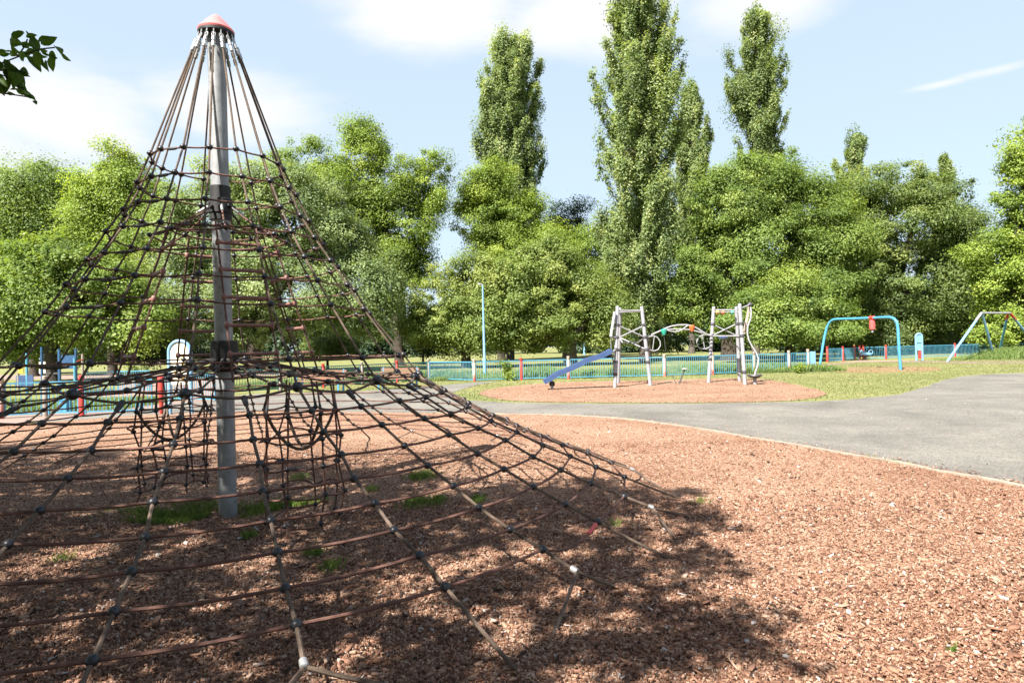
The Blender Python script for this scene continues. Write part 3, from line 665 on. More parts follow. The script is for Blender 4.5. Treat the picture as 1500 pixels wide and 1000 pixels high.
# slide: a wavy trough with raised sides
Ys = [25.2, 25.2, 25.2, 25.2, 25.2, 25.2, 25.2, 25.2, 25.2, 25.2, 25.2]
cl = [at(x, y, Y) for (x, y), Y in zip([(896, 514.5), (890, 518), (881, 522.5), (870, 526), (860, 529), (849, 535), (838, 540), (826, 545), (815, 549.5), (806, 556), (797.5, 560.5)], Ys)]
cl = [np.array(p) for p in cl]; hw = .24; sec = [(-hw, .13), (-hw-.03, .13), (-hw-.03, -.05), (hw+.03, -.05), (hw+.03, .13), (hw, .13), (hw-.03, 0), (-hw+.03, 0)]
V = []; n = len(cl)
for i in range(n):
    t = cl[min(n-1, i+1)]-cl[max(0, i-1)]; t /= np.linalg.norm(t); sd = np.array([0, 1., 0]); up = np.cross(t, sd); up = up if up[2] > 0 else -up
    V += [cl[i]+sd*a+up*b for a, b in sec]
mb = MB(); mb.add(V, [[i*8+j, i*8+(j+1) % 8, i*8+8+(j+1) % 8, i*8+8+j] for i in range(n-1) for j in range(8)]+[list(range(8)), list(range((n-1)*8, n*8))[::-1]])
sl_ = mb.build('slide', M['slide'], pf)
c = at(808.7, 562, 25.2); mb = MB(); th = np.linspace(0, 2*PI, 17); mb.tube([c+np.array([.085*math.cos(t), 0, .085*math.sin(t)]) for t in th], .035, 8); mb.tube([c+np.array([0, .1, 0]), c-np.array([0, .1, 0])], .05, 10); mb.build('slide_spring', M['darkgrey'], sl_)
g = gp(808.7, 570.5); MB().tube([(c[0], c[1], -.05), (c[0], c[1], c[2]-.08)], .06, 10).build('slide_foot', M['steel'], sl_)
bar(at(894.5, 497, 25.5), at(895.5, 513, 25.3), .018, 'darkgrey', 'hanger'); bar(at(896, 515, 25.4), on(*P1, 512), .045, 'white', 'slide_bracket'); bar(at(895.5, 517, 25.4), at(898.5, 530, 25.5), .02, 'darkgrey', 'hanger')
# arched bars with hanging pods
MB().tube([at(x, y, 26.6) for x, y in [(946, 493.5), (955, 490), (965, 485.5), (975, 480.8), (984, 477.6), (993, 476), (1003, 475.6), (1012, 476.8), (1020, 480), (1029, 486), (1036, 490), (1042, 491.5)]], .035, 10).build('arch_bar', M['white'], pf)
MB().tube([at(x, y, 27) for x, y in [(962, 487), (972, 483.2), (985, 482.2), (998, 482), (1010, 482.8), (1022, 485.6), (1033, 489), (1042, 491)]], .03, 10).build('arch_bar', M['white'], pf)
MB().tube([at(x, y, 26.3) for x, y in [(974, 481.5), (980, 484.5), (987, 485.8), (994, 485.2), (1000, 482), (1007, 477)]], .025, 8).build('hand_bar', M['white'], pf)
def pod(px, py, mat):
    c = at(px, py, 26.3); MB().lathe(c, [(.02, -.16), (.07, -.14), (.1, -.04), (.125, .06), (.11, .1), (.03, .12)], 12).build('hanging_pod', M[mat], pf); return c
c = pod(972.5, 485.5, 'green'); bar(c-np.array([0, 0, .2]), at(975, 514, 26.3), .012, 'darkgrey', 'hanging_rope')
c = pod(1013.6, 480, 'orange'); bar(c-np.array([0, 0, .2]), at(1008, 518, 26.3), .014, 'darkgrey', 'hanging_rope')
for x, m_ in ((1051, 'yellow'), (1059, 'orange'), (1073, 'green')):
    c = at(x, 457.5, 27.1); MB().lathe(c, [(.02, -.09), (.07, -.05), (.085, .04), (.03, .09)], 10).build('hanging_pod', M[m_], pf)
def loop(pts, Y, r_=.025, close=False): MB().tube([at(x, y, Y) for x, y in pts], r_, 8).build('hoop_bar', M['white'], pf)
loop([(946, 494.5), (957, 491.5), (963, 494), (967, 500), (967.5, 506), (964, 512), (958, 514), (951, 512), (947, 510)], 26.3)
loop([(958.5, 492.5), (956, 512)], 26.3, .018)
loop([(1040, 491.5), (1031, 490), (1024, 493), (1020.5, 500), (1022, 507), (1027, 511), (1034, 510.5), (1039, 508.5)], 26.9)
loop([(1029, 491), (1032, 509)], 26.9, .018)
MB().lathe(at(1059.5, 494, 27), [(.05, -.07), (.2, -.05), (.22, 0), (.1, .06), (.02, .1)], 14).build('hanging_seat', M['slide'], pf)
a = at(1098, 447, 26.2); b = at(1089.5, 489, 26.2); mb = MB(); mb.bar(a, b, .16, .05, (1, 0, .1)); mb.build('side_board', M['greyplank'], pf)
pp = [at(x, y, 26.0-.06*i) for i, (x, y) in enumerate([(1098.5, 446), (1100.5, 456), (1099.5, 467), (1095.5, 477), (1094.5, 487), (1096.5, 497), (1101.5, 507), (1107.5, 516), (1111, 525), (1110, 535), (1107, 543), (1105.5, 550)])]
cp_ = MB().tube(pp, .032, 10).build('twisted_pole', M['white'], pf); MB().ball(pp[0], .1, 1, 10, 8).build('pole_cap', M['darkgrey'], cp_)
bar(pp[0], on(*D, 452), .03)
e = pp[-1]; MB().lathe((e[0], e[1], e[2]), [(.05, -.09), (.2, -.07), (.29, 0), (.26, .05), (.05, .06)], 20).build('foot_disc', M['darkgrey'], pf)
MB().tube([(e[0], e[1], -.1), (e[0], e[1], e[2]-.05)], .07, 12).build('disc_post', M['white'], pf)
a = gp(994.5, 561); b = at(1003, 540.5, a[1]); bs = MB().tube([a-np.array([0, 0, .05]), b], .035, 8).build('step_post', M['darkgrey'], pf); MB().lathe(b, [(.13, -.01), (.14, .01), (.12, .035), (.02, .04)], 14).build('step_plate', M['greyplank'], bs)
bar(gp(990.5, 562), at(985, 550, gp(990.5, 562)[1]), .012, 'darkgrey', 'hanging_rope')

# ------------------------------------------------------------------ swings
def curve(pts, k=4):
    P = [np.asarray(p, float) for p in pts]; out = []
    for i in range(len(P)-1):
        p0, p1, p2, p3 = P[max(0, i-1)], P[i], P[i+1], P[min(len(P)-1, i+2)]
        for j in range(k):
            t = j/k; out.append(.5*((2*p1)+(-p0+p2)*t+(2*p0-5*p1+4*p2-p3)*t*t+(-p0+3*p1-3*p2+p3)*t**3))
    return out+[P[-1]]
sw = empty('swing_arch', gp(1260, 539), 'blue goalpost shaped swing arch with a red hub and no seat', 'swing frame')
pts = [at(1200.5, 538.5, 40.1), at(1204, 515, 40.1), at(1208, 492, 40.1), at(1212.5, 477, 40), at(1219, 469, 39.7), at(1229, 467.3, 39.2), at(1260, 466.4, 37.3), at(1295, 464.8, 35.3), at(1306, 465.2, 34.7), at(1312, 469.5, 34.4), at(1315, 479, 34.3), at(1317, 510, 34.2), at(1319.3, 542.5, 34.2)]
MB().tube(curve(pts), .075, 14).build('arch_tube', M['blue'], sw)
c = at(1277.3, 465.6, 36.3); d = pts[7]-pts[6]; d /= np.linalg.norm(d); MB().lathe(c-d*.17, [(.09, 0), (.12, .02), (.12, .32), (.09, .34)], 14, d).build('hub', M['redpaint'], sw)
hs = MB().lathe(at(1278, 483, 36.3), [(.05, 0), (.15, .04), (.16, .3), (.15, .52), (.06, .6)], 14).build('swing_holder', M['red'], sw)
MB().lathe(at(1278, 487.5, 36.3), [(.03, 0), (.07, .06), (.05, .2)], 10).build('holder_cap', M['white'], hs)
fs = empty('swing_set', gp(1387, 528), 'far swing frame with splayed blue legs and a pale top bar', 'swing frame')
aL, aR = at(1437.5, 458.5, 46), at(1479.5, 458.5, 48.5)
MB().tube([aL, aR], .085, 12).build('top_bar', M['white'], fs)
for a, (px, py), m_ in ((aL, (1386.5, 529), 'lightblue'), (aL+np.array([.12, .1, 0]), (1457, 524.5), 'lightblue'), (aR-np.array([.15, 0, 0]), (1462, 522), 'blue'), (aR, (1531, 521), 'lightblue')):
    g = gp(px, py); k = a+(g-a)*.16; lg = MB().tube([a, g-np.array([0, 0, .1])], .085, 12).build('leg', M[m_], fs)
    if px != 1457: MB().tube([a, k], .092, 12).build('painted_end', M['redpaint'] if px > 1400 else M['white'], lg)
bp = empty('activity_board', gp(1347, 528), 'narrow blue arched play panel beside the far railings', 'play panel')
def arch_panel(root, c, wd, ht, r_, frame, panel, z0, dy=0.):
    mb = MB(); th = np.linspace(PI, 0, 13); R_ = wd/2
    mb.tube([(c[0]-R_, c[1], -.05), (c[0]-R_, c[1], ht-R_)]+[(c[0]+R_*math.cos(t), c[1], ht-R_+R_*math.sin(t)) for t in th[1:-1]]+[(c[0]+R_, c[1], ht-R_), (c[0]+R_, c[1], -.05)], r_, 10); mb.build('frame', M[frame], root)
    ri = R_-r_*.6; poly = [(-ri, z0), (ri, z0)]+[(ri*math.cos(t), ht-R_+ri*math.sin(t)) for t in th[::-1]]
    V = [(c[0]+x, c[1]-.02, z) for x, z in poly]+[(c[0]+x, c[1]+.02, z) for x, z in poly]; n = len(poly)
    mb = MB(); mb.add(V, [list(range(n)), list(range(n, 2*n))[::-1]]+[[i, n+i, n+(i+1) % n, (i+1) % n] for i in range(n)]); return mb.build('panel', M[panel], root, False)
c = gp(1347, 528); p_ = arch_panel(bp, c, .46, 1.98, .07, 'lightblue', 'lightblue', .75)
MB().bar((c[0]-.2, c[1]-.03, 1.3), (c[0]+.2, c[1]-.03, 1.3), .03, .03).build('slot', M['darkgrey'], p_)
MB().box((c[0]+.02, c[1], .45), (.14, .14, .6)).build('red_post', M['redpaint'], bp)
ap = empty('activity_board', gp(265, 606), 'blue arched frame with a cream play panel beside the net pole', 'play panel')
c = gp(265, 606); p_ = arch_panel(ap, c, .62, 2.12, .055, 'lightblue', 'cream', .86)
for dx, z in ((.12, 1.62), (.14, 1.4), (.1, 1.05), (-.1, 1.2)): MB().ball((c[0]+dx, c[1]-.06, z), .05, 1, 10, 8).build('knob', M['yellow'], p_)
rp = MB().lathe(gp(236.5, 605.7), [(.045, -.05), (.055, .1), (.095, 1.02), (.08, 1.08), (.01, 1.1)], 16).build('tapered_post', M['redpaint']); tag(rp, 'short bright red post tapering to its foot by the arched panel', 'post')
# spring rider behind the swing arch
sr = empty('spring_rider', gp(1268, 527), 'small blue and red spring rider by the far railings', 'spring rider'); c = gp(1268, 527)
th = np.linspace(0, 10*PI, 60); MB().tube([(c[0]+.1*math.cos(t), c[1]+.1*math.sin(t), .02+.35*t/(10*PI)) for t in th], .018, 6).build('spring', M['darkgrey'], sr)
MB().box((c[0], c[1], .5), (.75, .18, .2)).ball((c[0]-.35, c[1], .68), .17, 1.1).build('body', M['lightblue'], sr)
MB().box((c[0]-.3, c[1], .85), (.3, .2, .16)).build('head', M['redpaint'], sr)
mb = MB(); th = np.linspace(0, 2*PI, 17); mb.tube([(c[0]+.42+.16*math.cos(t), c[1], .62+.16*math.sin(t)) for t in th], .035, 8); mb.build('handle_ring', M['lightblue'], sr)

# ------------------------------------------------------------------ railings
def make_post(p, mat, parent, h=1.18, r_=.075):
    j = random.uniform(-.03, .03); lx, ly = random.uniform(-.02, .02), random.uniform(-.02, .02)
    mb = MB(); P = [(r_*1.0, -.1), (r_*1.02, .3), (r_, h-.22+j), (r_*.82, h-.2+j), (r_*.82, h-.17+j), (r_, h-.15+j), (r_*.98, h-.02+j), (r_*.7, h+j)]
    mb.lathe((p[0], p[1], 0), P, 14); return mb.build('post', mat, parent)
def make_panel(a, b, mat, parent, h=1.0, z0=.09, step=.115, bw=.017, mesh=False):
    a = np.array([a[0], a[1], 0.]); b = np.array([b[0], b[1], 0.]); d = b-a; L = np.linalg.norm(d); d /= L; mb = MB()
    a = a+d*.1; b = b-d*.1; L -= .2
    for z in (z0, h): mb.bar(a+[0, 0, z], b+[0, 0, z], .014, .045)
    for q in (a, b): mb.bar(q+[0, 0, z0-.06], q+[0, 0, h+.02], .05, .03, d)
    n = max(2, int(L/step))
    for i in range(1, n): q = a+d*L*i/n; mb.bar(q+[0, 0, z0], q+[0, 0, h], bw, bw, d)
    return mb.build('panel', mat, parent, False)
def fence(label, pts, styles, mat, gaps=(), group='blue metal railings round the play area'):
    root = empty('fence', tuple(gp(*pts[0])) if len(pts[0]) == 2 and pts[0][1] > 450 else (*pts[0], 0), label, 'railing', group)
    G = [gp(*p)[:2] if p[1] > 450 else np.array(p) for p in pts]
    for i, g in enumerate(G):
        st = styles[i % len(styles)]
        if st: make_post(g, M[st], root)
        if i+1 < len(G) and i not in gaps: make_panel(g, G[i+1], M[mat], root)
    return root
def along(a, b, n): a = np.asarray(a[:2]); b = np.asarray(b[:2]); return [tuple(a+(b-a)*i/n) for i in range(n+1)]
a, b = gp(628, 556.5), gp(1184, 543)
fence('long blue railing with worn red posts behind the slide towers', [(628, 556.5), (695, 558.6), (764, 556.3), (833, 554.8), (903, 553), (973.6, 551.6), (1044, 548.6), (1105, 546.3), (1156, 544.4), (1184, 543)],
      ['greypost', 'post', 'redpaint', 'post', 'post', 'post', 'post', 'greypost', 'post', 'post'], 'fence')
g1 = gp(1184, 543); g2 = gp(1212, 530)
gate = empty('gate_post', gp(1190.5, 542.6), 'blue gate end panel beside the last white topped post', 'gate'); c = gp(1190.5, 542.8)
mb = MB(); mb.box((c[0], c[1], .58), (.34, .05, .98)); mb.build('gate_panel', M['lightblue'], gate, False); mb = MB(); mb.box((c[0]-.14, c[1], .5), (.05, .06, 1.1)); mb.build('gate_frame', M['fence'], gate, False)
fence('short dark red posted railing behind the swing arch', [(1212, 530), (1235, 529), (1252, 527.2), (1259.5, 526.8)], ['redpaint', 'redpaint', 'redpaint', 'redpaint'], 'fence')
fence('far blue railing with bright red posts behind the play panel', [(1265, 526.2), (1298, 525.7), (1348, 524), (1399, 522.4), (1454, 521), (1510, 520)], ['redpaint', 'redpaint', 'redpaint', 'redpaint', 'greypost', 'post'], 'fence')
fence('left blue railing with a grey and a red post in front of the toddler unit', [(-70, 616), (2, 612.5), (67, 609), (120, 607.5), (228, 603.5)], ['post', 'post', 'greypost', 'redpaint', None], 'fence')
fence('dense blue railing between the tapered red post and the net pole', [(241, 586.5), (318, 588)], [None, None], 'fence')
fence('teal railing in the tree shade behind the timber benches', along(gp(340, 577), gp(628, 556.5), 5), ['greypost', 'greypost', 'redpaint', 'greypost', 'redpaint', None], 'fenceshade')
ts = empty('fence', gp(60, 577), 'short blue railing behind the toddler unit on the left', 'railing', 'blue metal railings round the play area')
for a, b in (((120, 577), (170, 574)), ((170, 574), (222, 573))): make_panel(gp(*a)[:2], gp(*b)[:2], M['fence'], ts)

# ------------------------------------------------------------------ benches
def bench(px0, px1, py, label):
    a, b = gp(px0, py), gp(px1, py); root = empty('park_bench', (a+b)/2, label, 'bench', 'timber benches by the teal railing')
    d = (b-a)/np.linalg.norm(b-a); nrm = np.array([d[1], -d[0], 0]); Z = np.array([0, 0, 1.])
    mb = MB(); 
    for k in range(3): o = nrm*(.02+.13*k)+Z*.46; mb.bar(a+o, b+o, .11, .04)
    mb.build('seat', M['plank'], root, False); mb = MB()
    for k in range(3): o = -nrm*(.06+.03*k)+Z*(.58+.14*k); mb.bar(a+o, b+o, .035, .115)
    mb.build('backrest', M['plank'], root, False)
    for t in (.06, .94):
        q = a+(b-a)*t; mb = MB(); mb.bar(q+nrm*.3, q+nrm*.3+Z*.66, .06, .06); mb.bar(q-nrm*.05, q-nrm*.14+Z*.95, .06, .06, d); mb.bar(q-nrm*.1+Z*.66, q+nrm*.34+Z*.66, .06, .05); mb.bar(q-nrm*.06+Z*.42, q+nrm*.32+Z*.42, .05, .05)
        mb.build('bench_end', M['blue'], root, False)
bench(437, 506, 573.5, 'brown timber bench with blue ends, nearer the net pole')
bench(557, 613, 569.5, 'brown timber bench with blue ends below the net edge')

# ------------------------------------------------------------------ lamp posts
def lamp(px, py0, py1, Y, r_, label, head=True):
    g = at(px, py0, Y); t = at(px-3.4*(py0-py1)/118, py1, Y); root = empty('lamp_post', (g[0], g[1], 0), label, 'lamp post'); H = t[2]
    mb = MB(); mb.lathe((g[0], g[1], 0), [(r_*1.5, -.1), (r_*1.5, .9), (r_, 1.0), (r_*.62, H)], 12); mb.build('pole', M['lightblue'], root)
    if head:
        mb = MB(); mb.tube([(g[0], g[1], H-.02), (g[0]-.1, g[1], H+.06), (g[0]-.28, g[1], H+.09)], [r_*.6, r_*.7, r_*.5], 8); mb.lathe((g[0]-.22, g[1], H+.0), [(.05, 0), (.13, .03), (.12, .1), (.03, .14)], 12, (.15, 0, 1)); mb.build('lamp_head', M['silver'], root)
lamp(710, 541, 417.5, 42, .085, 'tall slim pale blue lamp post standing before the bushy trees')
lamp(856, 515, 491, 112, .12, 'distant short blue post in the field right of the slide tree', False)

# ------------------------------------------------------------------ toddler play unit on the left
tu = empty('toddler_unit', gp(65, 577), 'blue toddler play unit with panels behind the left railing', 'play unit')
c = gp(66, 575); Y = c[1]
def X_(px, y=None): return at(px, 570, Y if y is None else y)[0]
for px, dy, top in ((27, 0, 1.5), (40, 0, 2.0), (62, 0, 2.3), (62, 1.2, 2.2), (88, 0, 2.1), (88, 1.2, 2.2), (98, 1.2, 1.9), (110, 0, 1.7)):
    MB().tube([(X_(px), Y+dy, -.1), (X_(px), Y+dy, top)], .06, 10).build('post', M['navy'] if px in (62, 88) else (M['fence'] if px not in (27, 98) else M['greypost']), tu)
MB().box(((X_(62)+X_(88))/2, Y+.6, .95), (X_(88)-X_(62), 1.2, .07)).build('platform', M['darkgrey'], tu, False)
MB().box((X_(37), Y-.02, .62), (X_(50)-X_(25), .05, .55)).build('panel', M['slide'], tu, False)
MB().box((X_(52), Y+.5, 1.25), (.32, .05, .6)).build('panel', M['cream'], tu, False)
MB().box((X_(75), Y+1.22, 1.5), (X_(86)-X_(64), .05, .7)).build('panel', M['navy'], tu, False)
mb = MB(); mb.tube([(X_(110), Y, 1.5), (X_(98), Y+1.2, 1.6)], .035, 8); mb.tube([(X_(88), Y, 1.45), (X_(110), Y, 1.4)], .03, 8); mb.tube([(X_(27), Y, 1.3), (X_(40), Y, 1.4)], .03, 8); mb.build('rail', M['redpaint'], tu)
MB().box((X_(31), Y-.03, 1.15), (.3, .04, .3)).build('panel', M['yellow'], tu, False)
bn = empty('litter_bin', gp(96, 603.5), 'squat blue bin behind the left railing', 'bin'); c = gp(96, 603.5)
MB().box((c[0], c[1], .19), (.24, .24, .38)).build('body', M['blue'], bn, False); MB().box((c[0], c[1], .4), (.27, .27, .04)).build('lid', M['blue'], bn, False)

# ------------------------------------------------------------------ foliage
LF = {}
LF['yellow'] = leafmat('lime_leaf', (0.057, 0.093, 0.019), (0.199, 0.283, 0.049), (0.390, 0.460, 0.095), .48)
LF['mid'] = leafmat('maple_leaf', (0.053, 0.092, 0.022), (0.161, 0.238, 0.052), (0.307, 0.372, 0.097), .48)
LF['pale'] = leafmat('pale_leaf', (0.069, 0.107, 0.041), (0.197, 0.265, 0.110), (0.367, 0.423, 0.199), .48)
LF['poplar'] = leafmat('poplar_leaf', (0.057, 0.093, 0.036), (0.194, 0.263, 0.098), (0.420, 0.456, 0.211), .48)
LF['olive'] = leafmat('cherry_leaf', (0.057, 0.096, 0.022), (0.187, 0.249, 0.064), (0.367, 0.400, 0.133), .48)
LF['dark'] = leafmat('beech_leaf', (0.039, 0.067, 0.022), (0.138, 0.196, 0.054), (0.288, 0.332, 0.110), .48)
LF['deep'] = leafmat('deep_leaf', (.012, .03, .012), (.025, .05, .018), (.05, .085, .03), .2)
LF['near'] = leafmat('near_leaf', (.03, .075, .01), (.06, .125, .015), (.1, .18, .025), .5)
def unit(v): return v/(np.linalg.norm(v, axis=-1, keepdims=True)+1e-9)
def leafquads(c, nrm, L, r_):
    n = len(c); t = unit(np.cross(nrm, unit(r_.normal(size=(n, 3))))); b = np.cross(nrm, t); L = L[:, None]
    return np.stack([c-t*L*.5, c+b*L*.34-nrm*L*.1, c+t*L*.5-nrm*L*.06, c-b*L*.34-nrm*L*.1], 1)
def ell_clumps(ells, n, r_, shell=.55):
    """clump centres spread through a set of ellipsoids, most of them near the outside"""
    w = np.array([e[3]*e[5] for e in ells]); k = r_.choice(len(ells), n, p=w/w.sum()); out = np.zeros((n, 3)); on_ = np.zeros((n, 3))
    E_ = np.array(ells); d = unit(r_.normal(size=(n, 3))); rad = (shell+(1-shell)*r_.random(n)**.6)*(1+r_.normal(0, .07, n)+.16*np.sin(d[:, 0]*7+k*2.)*np.sin(d[:, 2]*6+d[:, 1]*4+k))
    out = E_[k, :3]+d*E_[k, 3:6]*rad[:, None]; return out, d, k
def crown_mesh(name, cl, outw, rc, nl, L, mat, parent, r_, flat=.55, fine=True):
    if fine: nl, L, rc, flat = nl*2.0, L*.68, rc*.98, flat if flat > 1 else flat*.6+.42
    n = len(cl); rcs = rc*r_.lognormal(-.1, .5, n); cnt = np.maximum(8, (nl*(rcs/rc)**2*r_.uniform(.5, 1.4, n)).astype(int)); idx = np.repeat(np.arange(n), cnt); m = len(idx)
    d = unit(r_.normal(size=(m, 3))); q = d*(r_.random(m)**.5*(1+.35*r_.random(m)**6))[:, None]; ax = r_.uniform(.75, 1.3, (n, 3)); ax[:, 2] *= flat
    far_ = np.where(r_.random(m) < .08, r_.uniform(1., 1.45, m), 1.) if fine else np.ones(m)
    c = cl[idx]+q*(rcs[idx]*far_)[:, None]*ax[idx]
    nrm = unit(d*.7+np.array([0, 0, .75])+outw[idx]*.45+r_.normal(0, .5, (m, 3)))
    ct = r_.normal(0, .16, n); rn = np.clip(.5+ct[idx]+r_.normal(0, .09, m), 0, 1)
    return quads(name, leafquads(c, nrm, L*r_.uniform(.6, 1.35, m), r_), mat, rn, parent)
def limb(mb, a, b, r0, r1, r_, k=7, wob=.06, n=6):
    a = np.asarray(a, float); b = np.asarray(b, float); L = np.linalg.norm(b-a); t = np.linspace(0, 1, n)[:, None]
    P = a+(b-a)*t; P[:, 2] += (np.sin(PI*t[:, 0])*L*.06); P[1:-1] += r_.normal(0, wob*L*.3, (n-2, 3)); mb.tube(P, np.linspace(r0, r1, n), k)
def tree(name, label, cat, base_px, Y, ells, leaf, seed, trunk=.35, nclump=260, nl=110, rc=.85, L=.3, bark='bark', shell=.5, flat=.55, base_dx=0., forks=7, lean=0., grp='trees behind the playground', deep=.85):
    """ells: crown lobes as photo ellipses (cx, cy, rx, ry[, dY]) turned into world ellipsoids round depth Y"""
    r_ = np.random.default_rng(seed); E3 = []
    for e in ells:
        y = Y+(e[4] if len(e) > 4 else 0); c = at(e[0], e[1], y); sx = e[2]*y/FPX; sz = e[3]*y/FPX
        E3.append((*c, sx, max(sx, .7*sz)*deep, sz))
    bx = at(base_px, 540, Y)[0]; root = empty(name, (bx, Y, 0), label, cat, grp); cl, ow, k = ell_clumps(E3, nclump, r_, shell)
    keep = cl[:, 2] > 1.3; cl, ow = cl[keep], ow[keep]
    crown_mesh('crown', cl, ow, rc, nl, L, LF[leaf], root, r_, flat)
    mb = MB(); lo = min(e[2]-e[5]*.6 for e in E3); fk = np.array([bx+lean, Y, max(1.6, min(lo, 3.2))])
    mb.tube([(bx, Y, -.2), (bx, Y, .15), (bx+lean*.3, Y, 1.0), tuple(fk)], [trunk*1.6, trunk*1.2, trunk, trunk*.92], 12)
    for e in E3: limb(mb, fk-[0, 0, .2], np.array(e[:3])+[0, 0, e[5]*.25], trunk*.62, .05, r_, 7, .08, 8)
    for i in r_.choice(len(cl), min(len(cl), forks*4), False):
        e = E3[int(np.argmin([np.linalg.norm(cl[i]-np.array(e[:3])) for e in E3]))]; s_ = fk+(np.array(e[:3])-fk)*r_.uniform(.35, .95); limb(mb, s_, cl[i], .09, .02, r_, 5, .1, 5)
    mb.build('trunk', M[bark], root); return root
tree('maple_tree', 'far left rounded green tree against the sky', 'tree', 50, 63, [(55, 285, 48, 54), (30, 320, 42, 55), (85, 310, 40, 55), (40, 370, 40, 50), (95, 350, 45, 60), (60, 420, 70, 80)], 'mid', 1, .4, 520, 120, .95, .3)
tree('maple_tree', 'yellow green tree behind the left slope of the net', 'tree', 165, 60, [(178, 262, 38, 50), (150, 295, 40, 50), (205, 300, 36, 50), (140, 340, 48, 60), (205, 340, 42, 60), (165, 410, 70, 70)], 'yellow', 2, .4, 480, 120, .9, .28)
tree('chestnut_tree', 'leafy low branched tree over the toddler play unit', 'tree', 76, 46, [(40, 440, 75, 62), (125, 430, 75, 70), (70, 390, 60, 50), (180, 460, 60, 45), (10, 480, 50, 40)], 'mid', 3, .45, 360, 110, .8, .3, flat=.45)
tree('whitebeam_tree', 'broad pale grey green tree directly behind the net pole', 'tree', 372, 53, [(330, 320, 85, 80), (430, 320, 75, 70), (270, 390, 75, 85), (400, 420, 110, 85), (520, 420, 62, 78), (330, 460, 110, 50), (490, 350, 50, 55), (390, 270, 60, 40)], 'pale', 4, .62, 820, 130, .8, .27, 'bark', .5, .6)
tree('lime_tree', 'tall yellow green tree with a ragged top right of the net', 'tree', 585, 70, [(535, 222, 38, 46), (452, 240, 36, 38), (560, 280, 55, 50), (500, 290, 50, 50), (628, 268, 34, 48), (480, 255, 34, 36), (588, 330, 48, 55), (540, 350, 50, 50), (590, 395, 50, 45)], 'yellow', 5, .5, 470, 130, 1.0, .3, 'bark', .35, .5)
tree('lime_tree', 'yellow green tree in front of the left poplar', 'tree', 735, 73, [(722, 270, 36, 40), (700, 320, 38, 45), (755, 320, 42, 48), (730, 375, 54, 45), (790, 370, 40, 40)], 'yellow', 6, .45, 330, 130, .95, .3, 'bark', .4, .5)
tree('holm_oak', 'small dark evergreen crown right of the left poplar', 'tree', 828, 100, [(826, 320, 26, 30), (842, 340, 16, 26), (812, 345, 20, 30), (830, 400, 24, 50)], 'deep', 7, .35, 120, 130, 1.2, .4)
tree('cherry_tree', 'bushy olive green tree with a short dark trunk left of the lamp post', 'tree', 683, 56, [(660, 440, 55, 50), (700, 420, 50, 50), (630, 475, 45, 32), (690, 475, 60, 36), (610, 470, 26, 26)], 'olive', 8, .4, 300, 120, .72, .27, 'bark', .45, .55)
tree('cherry_tree', 'wide olive green tree behind the blue slide', 'tree', 836, 55, [(770, 420, 70, 58), (830, 430, 60, 58), (735, 465, 55, 40), (800, 475, 75, 36), (870, 460, 36, 50), (800, 380, 50, 36), (750, 490, 40, 30)], 'olive', 9, .55, 480, 125, .72, .27, 'barkpale', .45, .55)
tree('lime_tree', 'bright yellow green tree left of the tallest poplar', 'tree', 890, 84, [(880, 360, 42, 40), (850, 400, 40, 40), (905, 410, 40, 50), (870, 450, 40, 50)], 'yellow', 10, .4, 200, 120, 1.1, .34)
tree('hornbeam_tree', 'broad feathery green tree behind the two white towers', 'tree', 1070, 60, [(1100, 265, 60, 38), (1160, 290, 60, 45), (1060, 310, 60, 50), (1120, 350, 85, 50), (1200, 340, 60, 60), (1040, 390, 50, 60), (1100, 420, 80, 50), (1180, 420, 70, 55), (1010, 440, 40, 55), (1225, 400, 40, 60), (1150, 245, 35, 22)], 'mid', 11, .8, 860, 120, .85, .28, 'bark', .5, .4, forks=10)
tree('hornbeam_tree', 'low spreading tree right of the towers, in front of the feathery one', 'tree', 1158, 52, [(1120, 455, 50, 30), (1190, 450, 46, 30), (1085, 478, 42, 22), (1225, 475, 34, 26), (1150, 478, 60, 24), (1165, 425, 30, 20)], 'mid', 12, .4, 260, 110, .7, .26, 'bark', .45, .45)
tree('beech_tree', 'large dark green beech behind the swings', 'tree', 1290, 66, [(1300, 275, 60, 36), (1370, 290, 52, 42), (1250, 310, 45, 48), (1330, 340, 90, 55), (1400, 350, 45, 60), (1260, 390, 50, 65), (1340, 420, 80, 60), (1410, 430, 40, 62), (1290, 470, 70, 40), (1380, 480, 60, 34)], 'dark', 13, .8, 820, 120, .95, .3, 'bark', .5, .4, forks=10)
tree('maple_tree', 'bright yellow green tree at the right edge of the view', 'tree', 1500, 54, [(1505, 225, 36, 50), (1480, 290, 24, 26), (1512, 330, 52, 50), (1465, 380, 40, 42), (1500, 430, 55, 50), (1450, 420, 26, 34), (1480, 480, 50, 30), (1560, 350, 60, 130)], 'yellow', 14, .5, 400, 120, .8, .28, 'bark', .4, .45)
